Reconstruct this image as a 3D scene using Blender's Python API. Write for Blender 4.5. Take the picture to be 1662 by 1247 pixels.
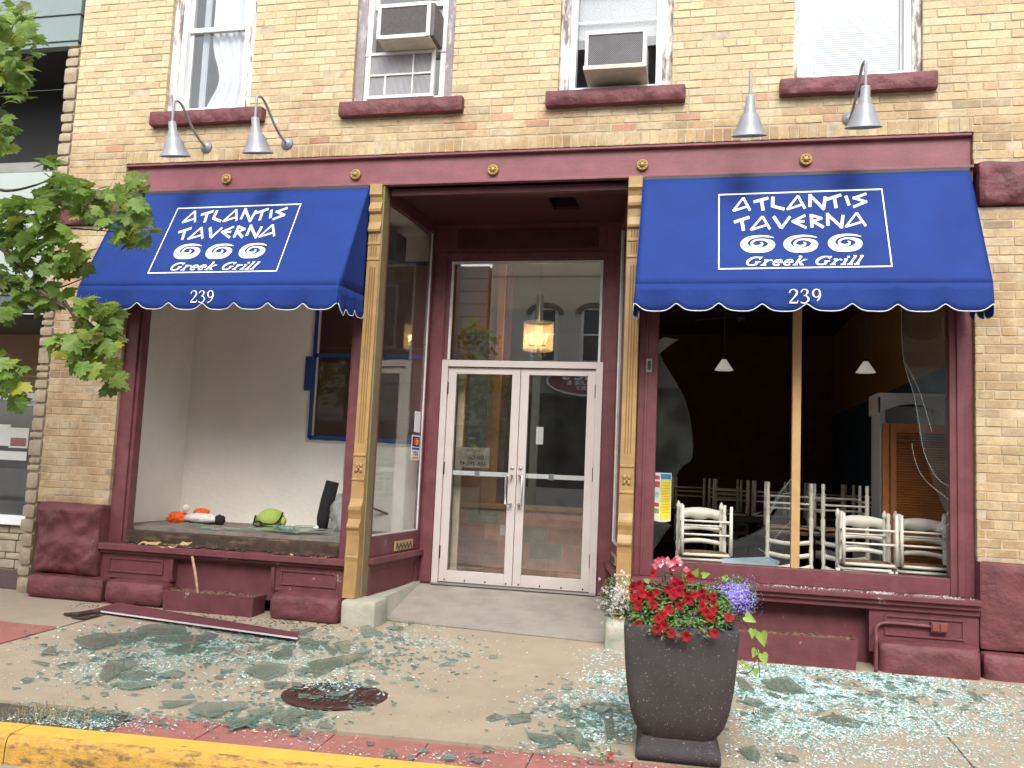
import bpy, math, random
from mathutils import Vector, Matrix, noise
R = math.radians
rnd = random.Random(7)
for o in list(bpy.data.objects): bpy.data.objects.remove(o)
SC = bpy.context.scene
COL = SC.collection
# ---------------------------------------------------------------- camera
CX, CY, CZ, YAW, PIT, ROL, FPX = 2.39577, -7.04514, 1.14899, -0.217647, 0.0972965, 0.0433457, 1394.157
PW, PH = 1662.0, 1247.0
fw = Vector((math.sin(YAW)*math.cos(PIT), math.cos(YAW)*math.cos(PIT), math.sin(PIT)))
rt0 = Vector((math.cos(YAW), -math.sin(YAW), 0)); up0 = rt0.cross(fw)
rt = rt0*math.cos(ROL)+up0*math.sin(ROL); up = -rt0*math.sin(ROL)+up0*math.cos(ROL)
cam = bpy.data.cameras.new('camera'); camo = bpy.data.objects.new('camera', cam); COL.objects.link(camo)
M = Matrix((rt, up, -fw)).transposed().to_4x4(); M.translation = (CX, CY, CZ); camo.matrix_world = M
cam.sensor_width = 36; cam.lens = FPX*36/PW; cam.clip_start = .05; cam.clip_end = 500
SC.camera = camo
# ---------------------------------------------------------------- sky, sun, exposure
SUN_EL, SUN_ROT = 44, 170
w = bpy.data.worlds.new('World'); SC.world = w; w.use_nodes = True
nt = w.node_tree; bg = nt.nodes['Background']
sky = nt.nodes.new('ShaderNodeTexSky'); sky.sky_type = 'NISHITA'; sky.sun_disc = False
sky.sun_elevation = R(SUN_EL); sky.sun_rotation = R(SUN_ROT); sky.air_density = 1.0; sky.dust_density = 3.0; sky.ozone_density = 1.0
hs = nt.nodes.new('ShaderNodeHueSaturation'); hs.inputs['Saturation'].default_value = .33; hs.inputs['Value'].default_value = 1.0
nt.links.new(sky.outputs[0], hs.inputs['Color']); nt.links.new(hs.outputs[0], bg.inputs[0]); bg.inputs[1].default_value = .15
sl = bpy.data.lights.new('sun', 'SUN'); sl.energy = .7; sl.angle = R(25); sl.color = (1, .95, .86)
so = bpy.data.objects.new('sun', sl); COL.objects.link(so)
az = R(SUN_ROT)                       # nishita: rotation 0 = +Y, clockwise
sd = Vector((math.sin(az)*math.cos(R(SUN_EL)), math.cos(az)*math.cos(R(SUN_EL)), math.sin(R(SUN_EL))))
so.rotation_euler = sd.to_track_quat('Z', 'Y').to_euler(); so.location = sd*30
SC.view_settings.view_transform = 'Standard'; SC.view_settings.look = 'None'; SC.view_settings.gamma = 1
SC.view_settings.exposure = 1.3
SC.cycles.max_bounces = 8; SC.cycles.transparent_max_bounces = 24; SC.cycles.caustics_reflective = False; SC.cycles.caustics_refractive = False

# ---------------------------------------------------------------- placing helpers
def ray(u, v): return fw + rt*((u-PW/2)/FPX) - up*((v-PH/2)/FPX)
def at(u, v, Y):
    d = ray(u, v); return Vector((CX, CY, CZ)) + d*((Y-CY)/d.y)
def atx(u, v, X):
    d = ray(u, v); return Vector((CX, CY, CZ)) + d*((X-CX)/d.x)
def atz(u, v, Z):
    d = ray(u, v); return Vector((CX, CY, CZ)) + d*((Z-CZ)/d.z)
def gz(x, y): return -.215 + .03*(min(y, 0.2)+.15)
def atg(u, v):
    d = ray(u, v); t = (-.215+.03*(CY+.15)-CZ)/(d.z-.03*d.y); return Vector((CX, CY, CZ))+d*t

# ---------------------------------------------------------------- materials
MATS = {}
def mat(name, col, rough=.7, var=.12, vscale=6, bump=.0, bscale=60, metal=0, col2=None, mask=None, spec=.5, emit=None, attr=None, coat=0):
    """principled with noise colour variation; col2/mask=(scale, lo, hi, detail) mixes a second colour through noise"""
    if name in MATS: return MATS[name]
    m = bpy.data.materials.new(name); m.use_nodes = True; n = m.node_tree; N = n.nodes; L = n.links
    b = N['Principled BSDF']; b.inputs['Roughness'].default_value = rough; b.inputs['Metallic'].default_value = metal
    b.inputs['Specular IOR Level'].default_value = spec
    if coat: b.inputs['Coat Weight'].default_value = coat
    tc = N.new('ShaderNodeNewGeometry'); src = tc.outputs['Position']
    no = N.new('ShaderNodeTexNoise'); no.inputs['Scale'].default_value = vscale; no.inputs['Detail'].default_value = 6; L.new(src, no.inputs['Vector'])
    mr = N.new('ShaderNodeMapRange'); mr.inputs['To Min'].default_value = 1-var; mr.inputs['To Max'].default_value = 1+var
    mr.inputs['From Min'].default_value = .3; mr.inputs['From Max'].default_value = .7; L.new(no.outputs['Fac'], mr.inputs['Value'])
    base = None
    if col2 is not None:
        n2 = N.new('ShaderNodeTexNoise'); n2.inputs['Scale'].default_value = mask[0]; n2.inputs['Detail'].default_value = mask[3] if len(mask) > 3 else 8
        n2.inputs['Roughness'].default_value = .65
        mp = N.new('ShaderNodeMapping'); L.new(src, mp.inputs['Vector'])
        if len(mask) > 4: mp.inputs['Scale'].default_value = mask[4]
        L.new(mp.outputs[0], n2.inputs['Vector'])
        r2 = N.new('ShaderNodeMapRange'); r2.inputs['From Min'].default_value = mask[1]; r2.inputs['From Max'].default_value = mask[2]; L.new(n2.outputs['Fac'], r2.inputs['Value'])
        mx = N.new('ShaderNodeMix'); mx.data_type = 'RGBA'; L.new(r2.outputs[0], mx.inputs['Factor'])
        mx.inputs[6].default_value = (*col, 1); mx.inputs[7].default_value = (*col2, 1); base = mx.outputs[2]
    if attr:
        va = N.new('ShaderNodeAttribute'); va.attribute_name = attr
        if True:
            m3 = N.new('ShaderNodeMix'); m3.data_type = 'RGBA'; m3.blend_type = 'MULTIPLY'; m3.inputs['Factor'].default_value = 1
            (L.new(base, m3.inputs[6]) if base is not None else setattr(m3.inputs[6], 'default_value', (*col, 1))); L.new(va.outputs['Color'], m3.inputs[7]); base = m3.outputs[2]
    vm = N.new('ShaderNodeMix'); vm.data_type = 'RGBA'; vm.blend_type = 'MULTIPLY'; vm.inputs['Factor'].default_value = 1
    if base is None: vm.inputs[6].default_value = (*col, 1)
    else: L.new(base, vm.inputs[6])
    cc = N.new('ShaderNodeCombineColor')
    for k in range(3): L.new(mr.outputs[0], cc.inputs[k])
    L.new(cc.outputs[0], vm.inputs[7]); L.new(vm.outputs[2], b.inputs['Base Color'])
    if bump:
        bn = N.new('ShaderNodeTexNoise'); bn.inputs['Scale'].default_value = bscale; bn.inputs['Detail'].default_value = 5; L.new(src, bn.inputs['Vector'])
        bp = N.new('ShaderNodeBump'); bp.inputs['Strength'].default_value = bump; bp.inputs['Distance'].default_value = .01
        L.new(bn.outputs['Fac'], bp.inputs['Height']); L.new(bp.outputs[0], b.inputs['Normal'])
    if emit:
        b.inputs['Emission Color'].default_value = (*emit[0], 1); b.inputs['Emission Strength'].default_value = emit[1]
    MATS[name] = m; return m
def glassmat(name, tint=(.9, .95, .93), ior=1.5, rough=0.0, dirt=.0, dcol=(.5, .55, .52), even=.5):
    if name in MATS: return MATS[name]
    m = bpy.data.materials.new(name); m.use_nodes = True; n = m.node_tree; N = n.nodes; L = n.links; N.remove(N['Principled BSDF'])
    out = N['Material Output']; tr = N.new('ShaderNodeBsdfTransparent'); tr.inputs[0].default_value = (*tint, 1)
    gl = N.new('ShaderNodeBsdfGlossy'); gl.inputs['Roughness'].default_value = rough; gl.inputs[0].default_value = (1, 1, 1, 1)
    fr = N.new('ShaderNodeFresnel'); ge = N.new('ShaderNodeNewGeometry'); mi_ = N.new('ShaderNodeMix'); mi_.inputs[2].default_value = ior; mi_.inputs[3].default_value = 1/ior
    L.new(ge.outputs['Backfacing'], mi_.inputs[0]); L.new(mi_.outputs[0], fr.inputs[0])      # the sheet is crossed straight, so its far face mirrors like its near one
    mx = N.new('ShaderNodeMixShader'); L.new(fr.outputs[0], mx.inputs[0]); L.new(tr.outputs[0], mx.inputs[1]); L.new(gl.outputs[0], mx.inputs[2])
    last = mx.outputs[0]
    if dirt:
        df = N.new('ShaderNodeBsdfDiffuse'); df.inputs[0].default_value = (*dcol, 1)
        g = N.new('ShaderNodeNewGeometry'); no = N.new('ShaderNodeTexNoise'); no.inputs['Scale'].default_value = 5; no.inputs['Detail'].default_value = 8; L.new(g.outputs['Position'], no.inputs['Vector'])
        mr = N.new('ShaderNodeMapRange'); mr.inputs['From Min'].default_value = .35; mr.inputs['From Max'].default_value = .75; mr.inputs['To Min'].default_value = dirt*even; mr.inputs['To Max'].default_value = dirt*(2-even); L.new(no.outputs['Fac'], mr.inputs['Value'])
        m2 = N.new('ShaderNodeMixShader'); L.new(mr.outputs[0], m2.inputs[0]); L.new(last, m2.inputs[1]); L.new(df.outputs[0], m2.inputs[2]); last = m2.outputs[0]
    L.new(last, out.inputs[0]); MATS[name] = m; return m

# ---------------------------------------------------------------- mesh builder
class MB:
    def __init__(s): s.v = []; s.f = []; s.m = []; s.c = []; s.usecol = False; s.sm = []
    def vert(s, p): s.v.append(tuple(p)); return len(s.v)-1
    def face(s, pts, mi=0, col=None, smooth=False):
        i0 = len(s.v); s.v += [tuple(p) for p in pts]; s.f.append(tuple(range(i0, i0+len(pts)))); s.m.append(mi); s.c.append(col); s.sm.append(smooth)
        if col is not None: s.usecol = True
    def fi(s, idx, mi=0, col=None, smooth=False):
        s.f.append(tuple(idx)); s.m.append(mi); s.c.append(col); s.sm.append(smooth)
        if col is not None: s.usecol = True
    def box(s, x0, x1, y0, y1, z0, z1, mi=0, col=None):
        i = len(s.v)
        s.v += [(x0, y0, z0), (x1, y0, z0), (x1, y1, z0), (x0, y1, z0), (x0, y0, z1), (x1, y0, z1), (x1, y1, z1), (x0, y1, z1)]
        for q in ((0, 3, 2, 1), (4, 5, 6, 7), (0, 1, 5, 4), (1, 2, 6, 5), (2, 3, 7, 6), (3, 0, 4, 7)): s.fi([i+k for k in q], mi, col)
        return s
    def hexa(s, p, mi=0, col=None):   # eight corner points, bottom ring then top ring
        i = len(s.v); s.v += [tuple(q) for q in p]
        for q in ((0, 3, 2, 1), (4, 5, 6, 7), (0, 1, 5, 4), (1, 2, 6, 5), (2, 3, 7, 6), (3, 0, 4, 7)): s.fi([i+k for k in q], mi, col)
        return s
    def prism(s, pts, off, mi=0, mi_side=None, col=None):  # closed outline in 3D + offset vector
        n = len(pts); i = len(s.v); off = Vector(off)
        s.v += [tuple(p) for p in pts] + [tuple(Vector(p)+off) for p in pts]
        s.fi([i+k for k in range(n)], mi, col); s.fi([i+n+k for k in reversed(range(n))], mi, col)
        for k in range(n):
            k2 = (k+1) % n; s.fi((i+k, i+n+k, i+n+k2, i+k2), mi if mi_side is None else mi_side, col)
        return s
    def tube(s, path, r, seg=8, mi=0, cap=True, smooth=True):
        P = [Vector(p) for p in path]; n = len(P); rr = r if hasattr(r, '__len__') else [r]*n
        rings = []; prev = None
        for k in range(n):
            t = (P[min(k+1, n-1)]-P[max(k-1, 0)]); t = t.normalized() if t.length > 1e-9 else Vector((0, 0, 1))
            if prev is None:
                a = Vector((0, 0, 1)) if abs(t.z) < .9 else Vector((1, 0, 0)); n1 = t.cross(a).normalized()
            else:
                n1 = (prev-t*prev.dot(t)); n1 = n1.normalized() if n1.length > 1e-6 else t.orthogonal().normalized()
            prev = n1; n2 = t.cross(n1); ring = []
            for q in range(seg):
                an = 2*math.pi*q/seg; ring.append(s.vert(P[k]+(n1*math.cos(an)+n2*math.sin(an))*rr[k]))
            rings.append(ring)
        for a, b in zip(rings, rings[1:]):
            for q in range(seg): s.fi((a[q], a[(q+1) % seg], b[(q+1) % seg], b[q]), mi, None, smooth)
        if cap: s.fi(rings[0][::-1], mi); s.fi(rings[-1], mi)
        return s
    def lathe(s, prof, c=(0, 0, 0), axis='z', seg=24, mi=0, smooth=True, sx=1, sy=1):
        rings = []; c = Vector(c)
        for r, h in prof:
            ring = []
            for q in range(seg):
                an = 2*math.pi*q/seg; a, b = r*math.cos(an)*sx, r*math.sin(an)*sy
                p = {'z': (a, b, h), 'y': (a, h, b), 'x': (h, a, b)}[axis]; ring.append(s.vert(c+Vector(p)))
            rings.append(ring)
        for a, b in zip(rings, rings[1:]):
            for q in range(seg): s.fi((a[q], a[(q+1) % seg], b[(q+1) % seg], b[q]), mi, None, smooth)
        if prof[0][0] > 1e-4: s.fi(rings[0][::-1], mi)
        if prof[-1][0] > 1e-4: s.fi(rings[-1], mi)
        return s
    def blob(s, c, r, mi=0, amp=.0, sc=3, nu=14, nv=9, col=None, seed=0):
        c = Vector(c); rr = Vector(r) if hasattr(r, '__len__') else Vector((r, r, r)); g = []
        for j in range(nv+1):
            th = math.pi*j/nv; row = []
            for i in range(nu):
                ph = 2*math.pi*i/nu; d = Vector((math.sin(th)*math.cos(ph), math.sin(th)*math.sin(ph), math.cos(th)))
                k = 1+amp*noise.noise(d*sc+Vector((seed, seed*2, 0))); row.append(s.vert(c+Vector((d.x*rr.x, d.y*rr.y, d.z*rr.z))*k))
            g.append(row)
        for j in range(nv):
            for i in range(nu): s.fi((g[j][i], g[j+1][i], g[j+1][(i+1) % nu], g[j][(i+1) % nu]), mi, col, True)
        return s
    def rock(s, x0, x1, y0, y1, z0, z1, amp=.03, rnd_=.03, n=.035, mi=0, seed=0, sc=5, fr=1.0):
        """rock-faced stone: subdivided box with rounded arrises and a rough front (-y)"""
        def sub(a, b): return max(2, int((b-a)/n))
        nx, ny, nz = sub(x0, x1), min(5, sub(y0, y1)), sub(z0, z1); C = Vector(((x0+x1)/2, (y0+y1)/2, (z0+z1)/2)); H = Vector(((x1-x0)/2, (y1-y0)/2, (z1-z0)/2))
        def P(p):
            q = Vector(p)-C; k = Vector([max(-(H[i]-rnd_), min(H[i]-rnd_, q[i])) for i in range(3)]); d = q-k
            if d.length > 1e-6: q = k+d.normalized()*min(rnd_, max(abs(d.x), abs(d.y), abs(d.z)))
            p2 = C+q; sv = Vector((p2.x*sc+seed*3.1, p2.y*sc, p2.z*sc+seed))
            a = noise.fractal(sv, .8, 2.2, 5)*amp
            edge = min((H.x-abs(p[0]-C.x))/.05, (H.z-abs(p[2]-C.z))/.05, 1); edge = max(0, edge)
            if p[1] <= C.y+H.y*.2: p2 = p2+Vector((0, -1, 0))*(a*edge*fr*1.4+amp*.5*edge)
            p2 = p2+Vector((noise.noise(sv*1.3), 0, noise.noise(sv*1.3+Vector((9, 0, 0)))))*amp*.35
            return p2
        def grid(f, na, nb, flip):
            g = [[s.vert(P(f(i/na, j/nb))) for i in range(na+1)] for j in range(nb+1)]
            for j in range(nb):
                for i in range(na):
                    q = (g[j][i], g[j][i+1], g[j+1][i+1], g[j+1][i]); s.fi(q[::-1] if flip else q, mi, None, True)
        lx, ly, lz = x1-x0, y1-y0, z1-z0
        grid(lambda a, b: (x0+a*lx, y0, z0+b*lz), nx, nz, False); grid(lambda a, b: (x0+a*lx, y1, z0+b*lz), nx, nz, True)
        grid(lambda a, b: (x0, y0+a*ly, z0+b*lz), ny, nz, True); grid(lambda a, b: (x1, y0+a*ly, z0+b*lz), ny, nz, False)
        grid(lambda a, b: (x0+a*lx, y0+b*ly, z1), nx, ny, False); grid(lambda a, b: (x0+a*lx, y0+b*ly, z0), nx, ny, True)
        return s
    def build(s, name, mats, parent=None, bevel=0, loc=None, smooth=False):
        me = bpy.data.meshes.new(name); off = Vector((0, 0, 0))
        if parent is not None:
            p = parent
            while p is not None: off += p.location; p = p.parent
        elif loc is not None: off = Vector(loc)
        me.from_pydata([(a-off.x, b-off.y, c-off.z) for a, b, c in s.v], [], s.f)
        for m in (mats if isinstance(mats, (list, tuple)) else [mats]): me.materials.append(m)
        me.polygons.foreach_set('material_index', s.m)
        me.polygons.foreach_set('use_smooth', [bool(q or smooth) for q in s.sm])
        if s.usecol:
            ca = me.color_attributes.new('Col', 'FLOAT_COLOR', 'CORNER'); dat = []
            for f, c in zip(s.f, s.c):
                c = c or (1, 1, 1); dat += [c[0], c[1], c[2], 1.0]*len(f)
            ca.data.foreach_set('color', dat)
        me.update(); o = bpy.data.objects.new(name, me); COL.objects.link(o)
        if parent is not None: o.parent = parent
        elif loc is not None: o.location = loc
        if bevel:
            bm = o.modifiers.new('bevel', 'BEVEL'); bm.width = bevel; bm.segments = 2; bm.limit_method = 'ANGLE'; bm.harden_normals = False
        return o
def tag(o, label=None, cat=None, group=None, kind=None):
    if label: o['label'] = label
    if cat: o['category'] = cat
    if group: o['group'] = group
    if kind: o['kind'] = kind
    return o
def thing(name, label, cat, loc=(0, 0, 0), group=None):
    o = bpy.data.objects.new(name, None); COL.objects.link(o); o.location = loc; o.empty_display_size = .2
    return tag(o, label, cat, group)
def children(o): return [c for c in bpy.data.objects if c.parent is o]
def copy_tree(o, parent=None, kids=None):
    if kids is None:
        kids = {}
        for q in bpy.data.objects:
            if q.parent: kids.setdefault(q.parent.name, []).append(q)
    c = o.copy(); COL.objects.link(c); c.parent = parent
    for ch in kids.get(o.name, []): copy_tree(ch, c, kids)
    return c
def text_mesh(mb, txt, org, ux, uy, size, depth=.002, mi=0, align='CENTER', bold=0, mirror=False):
    """built-in font outline laid on the plane spanned by ux, uy"""
    cu = bpy.data.curves.new('t', 'FONT'); cu.body = txt; cu.size = size; cu.align_x = align; cu.extrude = 0; cu.offset = bold; cu.resolution_u = 3
    ob = bpy.data.objects.new('t', cu); COL.objects.link(ob); dg = bpy.context.evaluated_depsgraph_get(); me = bpy.data.meshes.new_from_object(ob.evaluated_get(dg))
    ux = Vector(ux).normalized(); uy = Vector(uy).normalized(); nn = ux.cross(uy); i = len(mb.v); sg = -1 if mirror else 1
    for v in me.vertices: mb.v.append(tuple(Vector(org)+ux*v.co.x*sg+uy*v.co.y+nn*depth))
    for p in me.polygons: mb.fi([i+k for k in p.vertices], mi)
    bpy.data.objects.remove(ob); bpy.data.curves.remove(cu); bpy.data.meshes.remove(me)
def catmull(P, n=8):
    out = []
    for i in range(len(P)-1):
        p0, p1, p2, p3 = P[max(i-1, 0)], P[i], P[i+1], P[min(i+2, len(P)-1)]
        for k in range(n):
            t = k/n; out.append(tuple(.5*((2*b)+(-a+c)*t+(2*a-5*b+4*c-d)*t*t+(-a+3*b-3*c+d)*t**3) for a, b, c, d in zip(p0, p1, p2, p3)))
    out.append(tuple(P[-1])); return out

# ---------------------------------------------------------------- palette
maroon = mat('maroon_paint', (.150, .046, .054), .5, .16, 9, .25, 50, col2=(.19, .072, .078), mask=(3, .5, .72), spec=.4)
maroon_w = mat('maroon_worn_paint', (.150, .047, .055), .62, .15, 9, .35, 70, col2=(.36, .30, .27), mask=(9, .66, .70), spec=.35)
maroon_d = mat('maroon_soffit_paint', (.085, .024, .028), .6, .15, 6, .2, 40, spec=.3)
maroon_st = mat('maroon_painted_stone', (.150, .045, .050), .6, .22, 7, 1.0, 26, col2=(.095, .030, .034), mask=(4, .5, .7), spec=.4)
beamm = mat('beam_paint', (.225, .080, .092), .5, .12, 7, .15, 40, col2=(.17, .058, .066), mask=(2.5, .45, .75, 8, (.5, 1, 3)), spec=.4)
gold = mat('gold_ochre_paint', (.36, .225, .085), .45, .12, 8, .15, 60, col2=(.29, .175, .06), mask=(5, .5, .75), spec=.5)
olive = mat('olive_shadow_paint', (.20, .165, .085), .6, .12, 8, .15, 60, spec=.4)  # shaded side of the gold posts, its shade mixed into the colour
concrete = mat('concrete', (.33, .30, .26), .85, .10, 5, .3, 120, col2=(.24, .22, .19), mask=(3.2, .48, .75))
walk_m = mat('sidewalk_concrete', (.40, .325, .235), .85, .07, 3, .25, 220, col2=(.33, .27, .20), mask=(1.6, .45, .78, 10))
mosscon = mat('mossy_concrete', (.42, .40, .33), .85, .12, 7, .4, 60, col2=(.26, .33, .24), mask=(4, .5, .66))
redcon = mat('red_stamped_concrete', (.36, .135, .115), .8, .10, 6, .3, 120, col2=(.42, .19, .165), mask=(5, .45, .75))
white_p = mat('white_vinyl', (.80, .81, .82), .35, .03, 5, 0)
white_w = mat('aged_white_paint', (.66, .66, .64), .55, .1, 12, .2, 60)
peel = mat('peeling_white_paint', (.62, .60, .58), .75, .12, 20, .5, 90, col2=(.20, .16, .15), mask=(11, .50, .60, 10, (1.6, 1, .35)))
peel_d = mat('weathered_casing', (.30, .26, .27), .8, .15, 20, .5, 90, col2=(.58, .56, .55), mask=(12, .52, .62, 10, (1.6, 1, .35)))
alum = mat('pale_door_metal', (.56, .50, .475), .4, .04, 6, .05, 60, spec=.5)
steel = mat('brushed_steel', (.62, .62, .62), .3, .05, 10, 0, metal=.9)
dark = mat('dark_metal', (.035, .033, .035), .5, .2, 10, .1)
galv = mat('grey_lamp_enamel', (.30, .31, .335), .42, .08, 6, 0, metal=.2)
blk = mat('black_cloth', (.012, .012, .014), .9, .2, 20, .4, 60)
plaster = mat('cream_plaster', (.86, .82, .74), .85, .04, 3, .5, 30)
woodrot = mat('rotten_wood', (.055, .033, .022), .9, .35, 14, .8, 30, col2=(.16, .10, .055), mask=(8, .52, .68, 8, (.4, 1, 2)))
rawwood = mat('raw_split_wood', (.48, .33, .16), .8, .2, 25, .6, 40)
tanwood = mat('tan_mullion_wood', (.47, .29, .12), .6, .08, 10, .15, 40)
pine = mat('pale_stud_wood', (.62, .50, .33), .7, .08, 12, .2, 60)
glass = glassmat('window_glass', (.955, .965, .96), 1.6, 0, .02)
glass_up = glassmat('upper_glass', (.97, .98, .985), 1.6, 0, .02)
glass_d = glassmat('door_glass', (.95, .96, .955), 2.05, 0, .012)
shard_t = glassmat('shard_face_glass', (.78, .84, .79), 1.42, .02, .22, (.34, .37, .31), .85)
shard_e = mat('shard_edge_glass', (.15, .29, .27), .15, .3, 30)
chip = mat('crushed_glass', (.46, .63, .61), .08, .3, 60, spec=.9, attr='Col')
bluetape = mat('blue_tape', (.010, .05, .22), .5, .06, 20)
paper = mat('paper', (.72, .72, .70), .6, .03, 10)
# ================================================================ THE GROUND
def kz(x): return -2.94+.061*(x-.1)      # y of the kerb's inner edge (the kerb runs a little askew)
def sz(x): return -2.625+.061*(x-.1)     # y of the slab edge
def g3(x, y, dz=0): return Vector((x, y, gz(x, y)+dz))
# street
m = MB(); m.box(-40, 40, -30, 6, -.62, -.60)
street = mat('pale_street', (.30, .29, .27), .9, .15, 8, .4, 200)
tag(MB().box(-60, 60, -40, -2.2, -.60, -.455).build('street', street), kind='structure')
dirt = mat('dirt', (.09, .075, .055), .95, .3, 20, .8, 60, col2=(.17, .15, .11), mask=(12, .5, .65))
m = MB(); m.face([g3(-12, kz(-12), -.012), g3(12, kz(12), -.012), g3(12, 9, -.012), g3(-12, 9, -.012)])
tag(m.build('ground', dirt), kind='structure')
# sidewalk slabs with open joints
m = MB(); J = .006
def slab(m, c, mi=0):
    """c: corner list (x,y) counter-clockwise; shrinks by the joint"""
    cx = sum(p[0] for p in c)/len(c); cy = sum(p[1] for p in c)/len(c); q = []
    for x, y in c: q.append((x+(J if x < cx else -J), y+(J if y < cy else -J)))
    m.prism([g3(x, y, -.03) for x, y in q], (0, 0, .03), mi)
XS = [-12, -6.6, -4.4, -2.45, 3.8, 8, 12]
for a, b in zip(XS, XS[1:]):
    ye = -1.55
    if a >= 3.7: slab(m, [(a, sz(a)), (b, sz(b)), (b, ye), (a, ye)]); slab(m, [(a, ye), (b, ye), (b, .15), (a, .15)])
    elif a == -4.4 or a == -6.6:
        slab(m, [(a, -1.05), (b-.02, -1.05), (b-.02, .15), (a, .15)])
    else: slab(m, [(a, sz(a)), (b, sz(b)), (b, .15), (a, .15)])
tag(m.build('sidewalk', walk_m), kind='structure')
m = MB()
for a, b in ((-6.6, -4.4), (-4.4, -2.47)): slab(m, [(a, sz(a)), (b, sz(b)), (b-.0, -1.05), (a, -1.05)])
tag(m.build('red_paving_patch', redcon), kind='structure')
m = MB(); m.prism([g3(.183, sz(.19)+.004, -.001), g3(.195, sz(.19)+.004, -.001), g3(.170, -2.20, -.001), g3(.160, -2.20, -.001)][::-1], (0, 0, .003)); tag(m.build('paving_joint', dirt), kind='structure')
# red stamped strip between slabs and kerb
m = MB()
xs = [-.62, -.1, .19+.35, 1.05, 1.6, 2.1, 2.8, 3.5, 4.5, 6, 9]
for a, b in zip(xs, xs[1:]):
    m.prism([g3(a+.004, kz(a)+.004, -.03), g3(b-.004, kz(b)+.004, -.03), g3(b-.004, sz(b)-.02, -.03), g3(a+.004, sz(a)-.02, -.03)], (0, 0, .022))
tag(m.build('red_paving_strip', redcon), kind='structure')
# kerb: yellow paint with scuffed arris
yel = mat('kerb_yellow_paint', (.80, .47, .075), .6, .08, 6, .3, 120, col2=(.17, .13, .09), mask=(14, .63, .69, 10, (.5, 1, 1.6)))
n_ = yel.node_tree
# scuffs gather on the worn outer arris: real wear, fixed to the kerb
m = MB(); prof = [(0, 0), (-.135, -.004), (-.165, -.018), (-.178, -.045), (-.185, -.17)]
def kerbpt(x, k): return Vector((x+.061*-prof[k][0], kz(x)+prof[k][0], gz(x, kz(x))+prof[k][1]))
KX = [-12, -8, -5, -3, -1.005, -1.0, 1.9, 1.905, 4.6, 8, 12]
for a, b in zip(KX, KX[1:]):
    N_ = max(1, int((b-a)/.03)); gap_ = .006 if b-a < .03 else 0
    for i in range(N_):
        x0, x1 = a+(b-a)*i/N_, a+(b-a)*(i+1)/N_
        for k in range(len(prof)-1):
            def wob(x, kk):
                p = kerbpt(x, kk)+Vector((0, gap_, -gap_))
                if kk >= 2: p = p+Vector((0, 1, 0))*.008*noise.noise(Vector((x*9, kk, 0)))
                return p
            m.face([wob(x0, k+1), wob(x1, k+1), wob(x1, k), wob(x0, k)], 0 if k == 0 else 1, None, True)
yel_w = mat('kerb_worn_yellow', (.62, .35, .07), .8, .15, 20, .6, 120, col2=(.20, .13, .07), mask=(22, .50, .62, 10, (.45, 1, 1)))
tag(m.build('kerb', [yel, yel_w]), kind='structure')
m = MB(); m.face([Vector((-12, kz(-12)-.6, -.451)), Vector((12, kz(12)-.6, -.451)), Vector((12, kz(12)-.17, -.445)), Vector((-12, kz(-12)-.17, -.445))])
tag(m.build('gutter', concrete), kind='structure')

# ================================================================ THE BRICK BUILDING
B = thing('brick_building', 'two storey cream brick tavern building with maroon cast iron shopfront', 'building', (0, .3, -.2))
brick_m = mat('cream_brick', (1, 1, 1), .85, .10, 25, .5, 90, attr='Col', spec=.3)
n = brick_m.node_tree; N = n.nodes; L = n.links; b = N['Principled BSDF']
base = b.inputs['Base Color'].links[0].from_socket
g = N.new('ShaderNodeNewGeometry'); sx = N.new('ShaderNodeSeparateXYZ'); L.new(g.outputs['Position'], sx.inputs[0])
no = N.new('ShaderNodeTexNoise'); no.inputs['Scale'].default_value = 2.2; no.inputs['Detail'].default_value = 9; no.inputs['Roughness'].default_value = .7; L.new(g.outputs['Position'], no.inputs['Vector'])
zr = N.new('ShaderNodeMapRange'); zr.inputs['From Min'].default_value = 4.75; zr.inputs['From Max'].default_value = 3.95; L.new(sx.outputs['Z'], zr.inputs['Value'])
mu = N.new('ShaderNodeMath'); mu.operation = 'MULTIPLY_ADD'; mu.inputs[1].default_value = .24; mu.inputs[2].default_value = 0; L.new(zr.outputs[0], mu.inputs[0])
ad = N.new('ShaderNodeMath'); ad.operation = 'ADD'; L.new(mu.outputs[0], ad.inputs[0]); L.new(no.outputs['Fac'], ad.inputs[1])
rg = N.new('ShaderNodeMapRange'); rg.inputs['From Min'].default_value = .60; rg.inputs['From Max'].default_value = .84; rg.inputs['To Max'].default_value = .85; L.new(ad.outputs[0], rg.inputs['Value'])
mx = N.new('ShaderNodeMix'); mx.data_type = 'RGBA'; mx.blend_type = 'MULTIPLY'; L.new(rg.outputs[0], mx.inputs['Factor']); L.new(base, mx.inputs[6]); mx.inputs[7].default_value = (.60, .47, .38, 1)
n2 = N.new('ShaderNodeTexNoise'); n2.inputs['Scale'].default_value = 5; n2.inputs['Detail'].default_value = 10; n2.inputs['Roughness'].default_value = .75; L.new(g.outputs['Position'], n2.inputs['Vector'])
r2 = N.new('ShaderNodeMapRange'); r2.inputs['From Min'].default_value = .635; r2.inputs['From Max'].default_value = .67; r2.inputs['To Max'].default_value = .75; L.new(n2.outputs['Fac'], r2.inputs['Value'])
mx2 = N.new('ShaderNodeMix'); mx2.data_type = 'RGBA'; L.new(r2.outputs[0], mx2.inputs['Factor']); L.new(mx.outputs[2], mx2.inputs[6]); mx2.inputs[7].default_value = (.46, .44, .41, 1)
L.new(mx2.outputs[2], b.inputs['Base Color'])
mortar = mat('mortar', (.47, .385, .27), .95, .25, 12, .5, 120)

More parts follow.
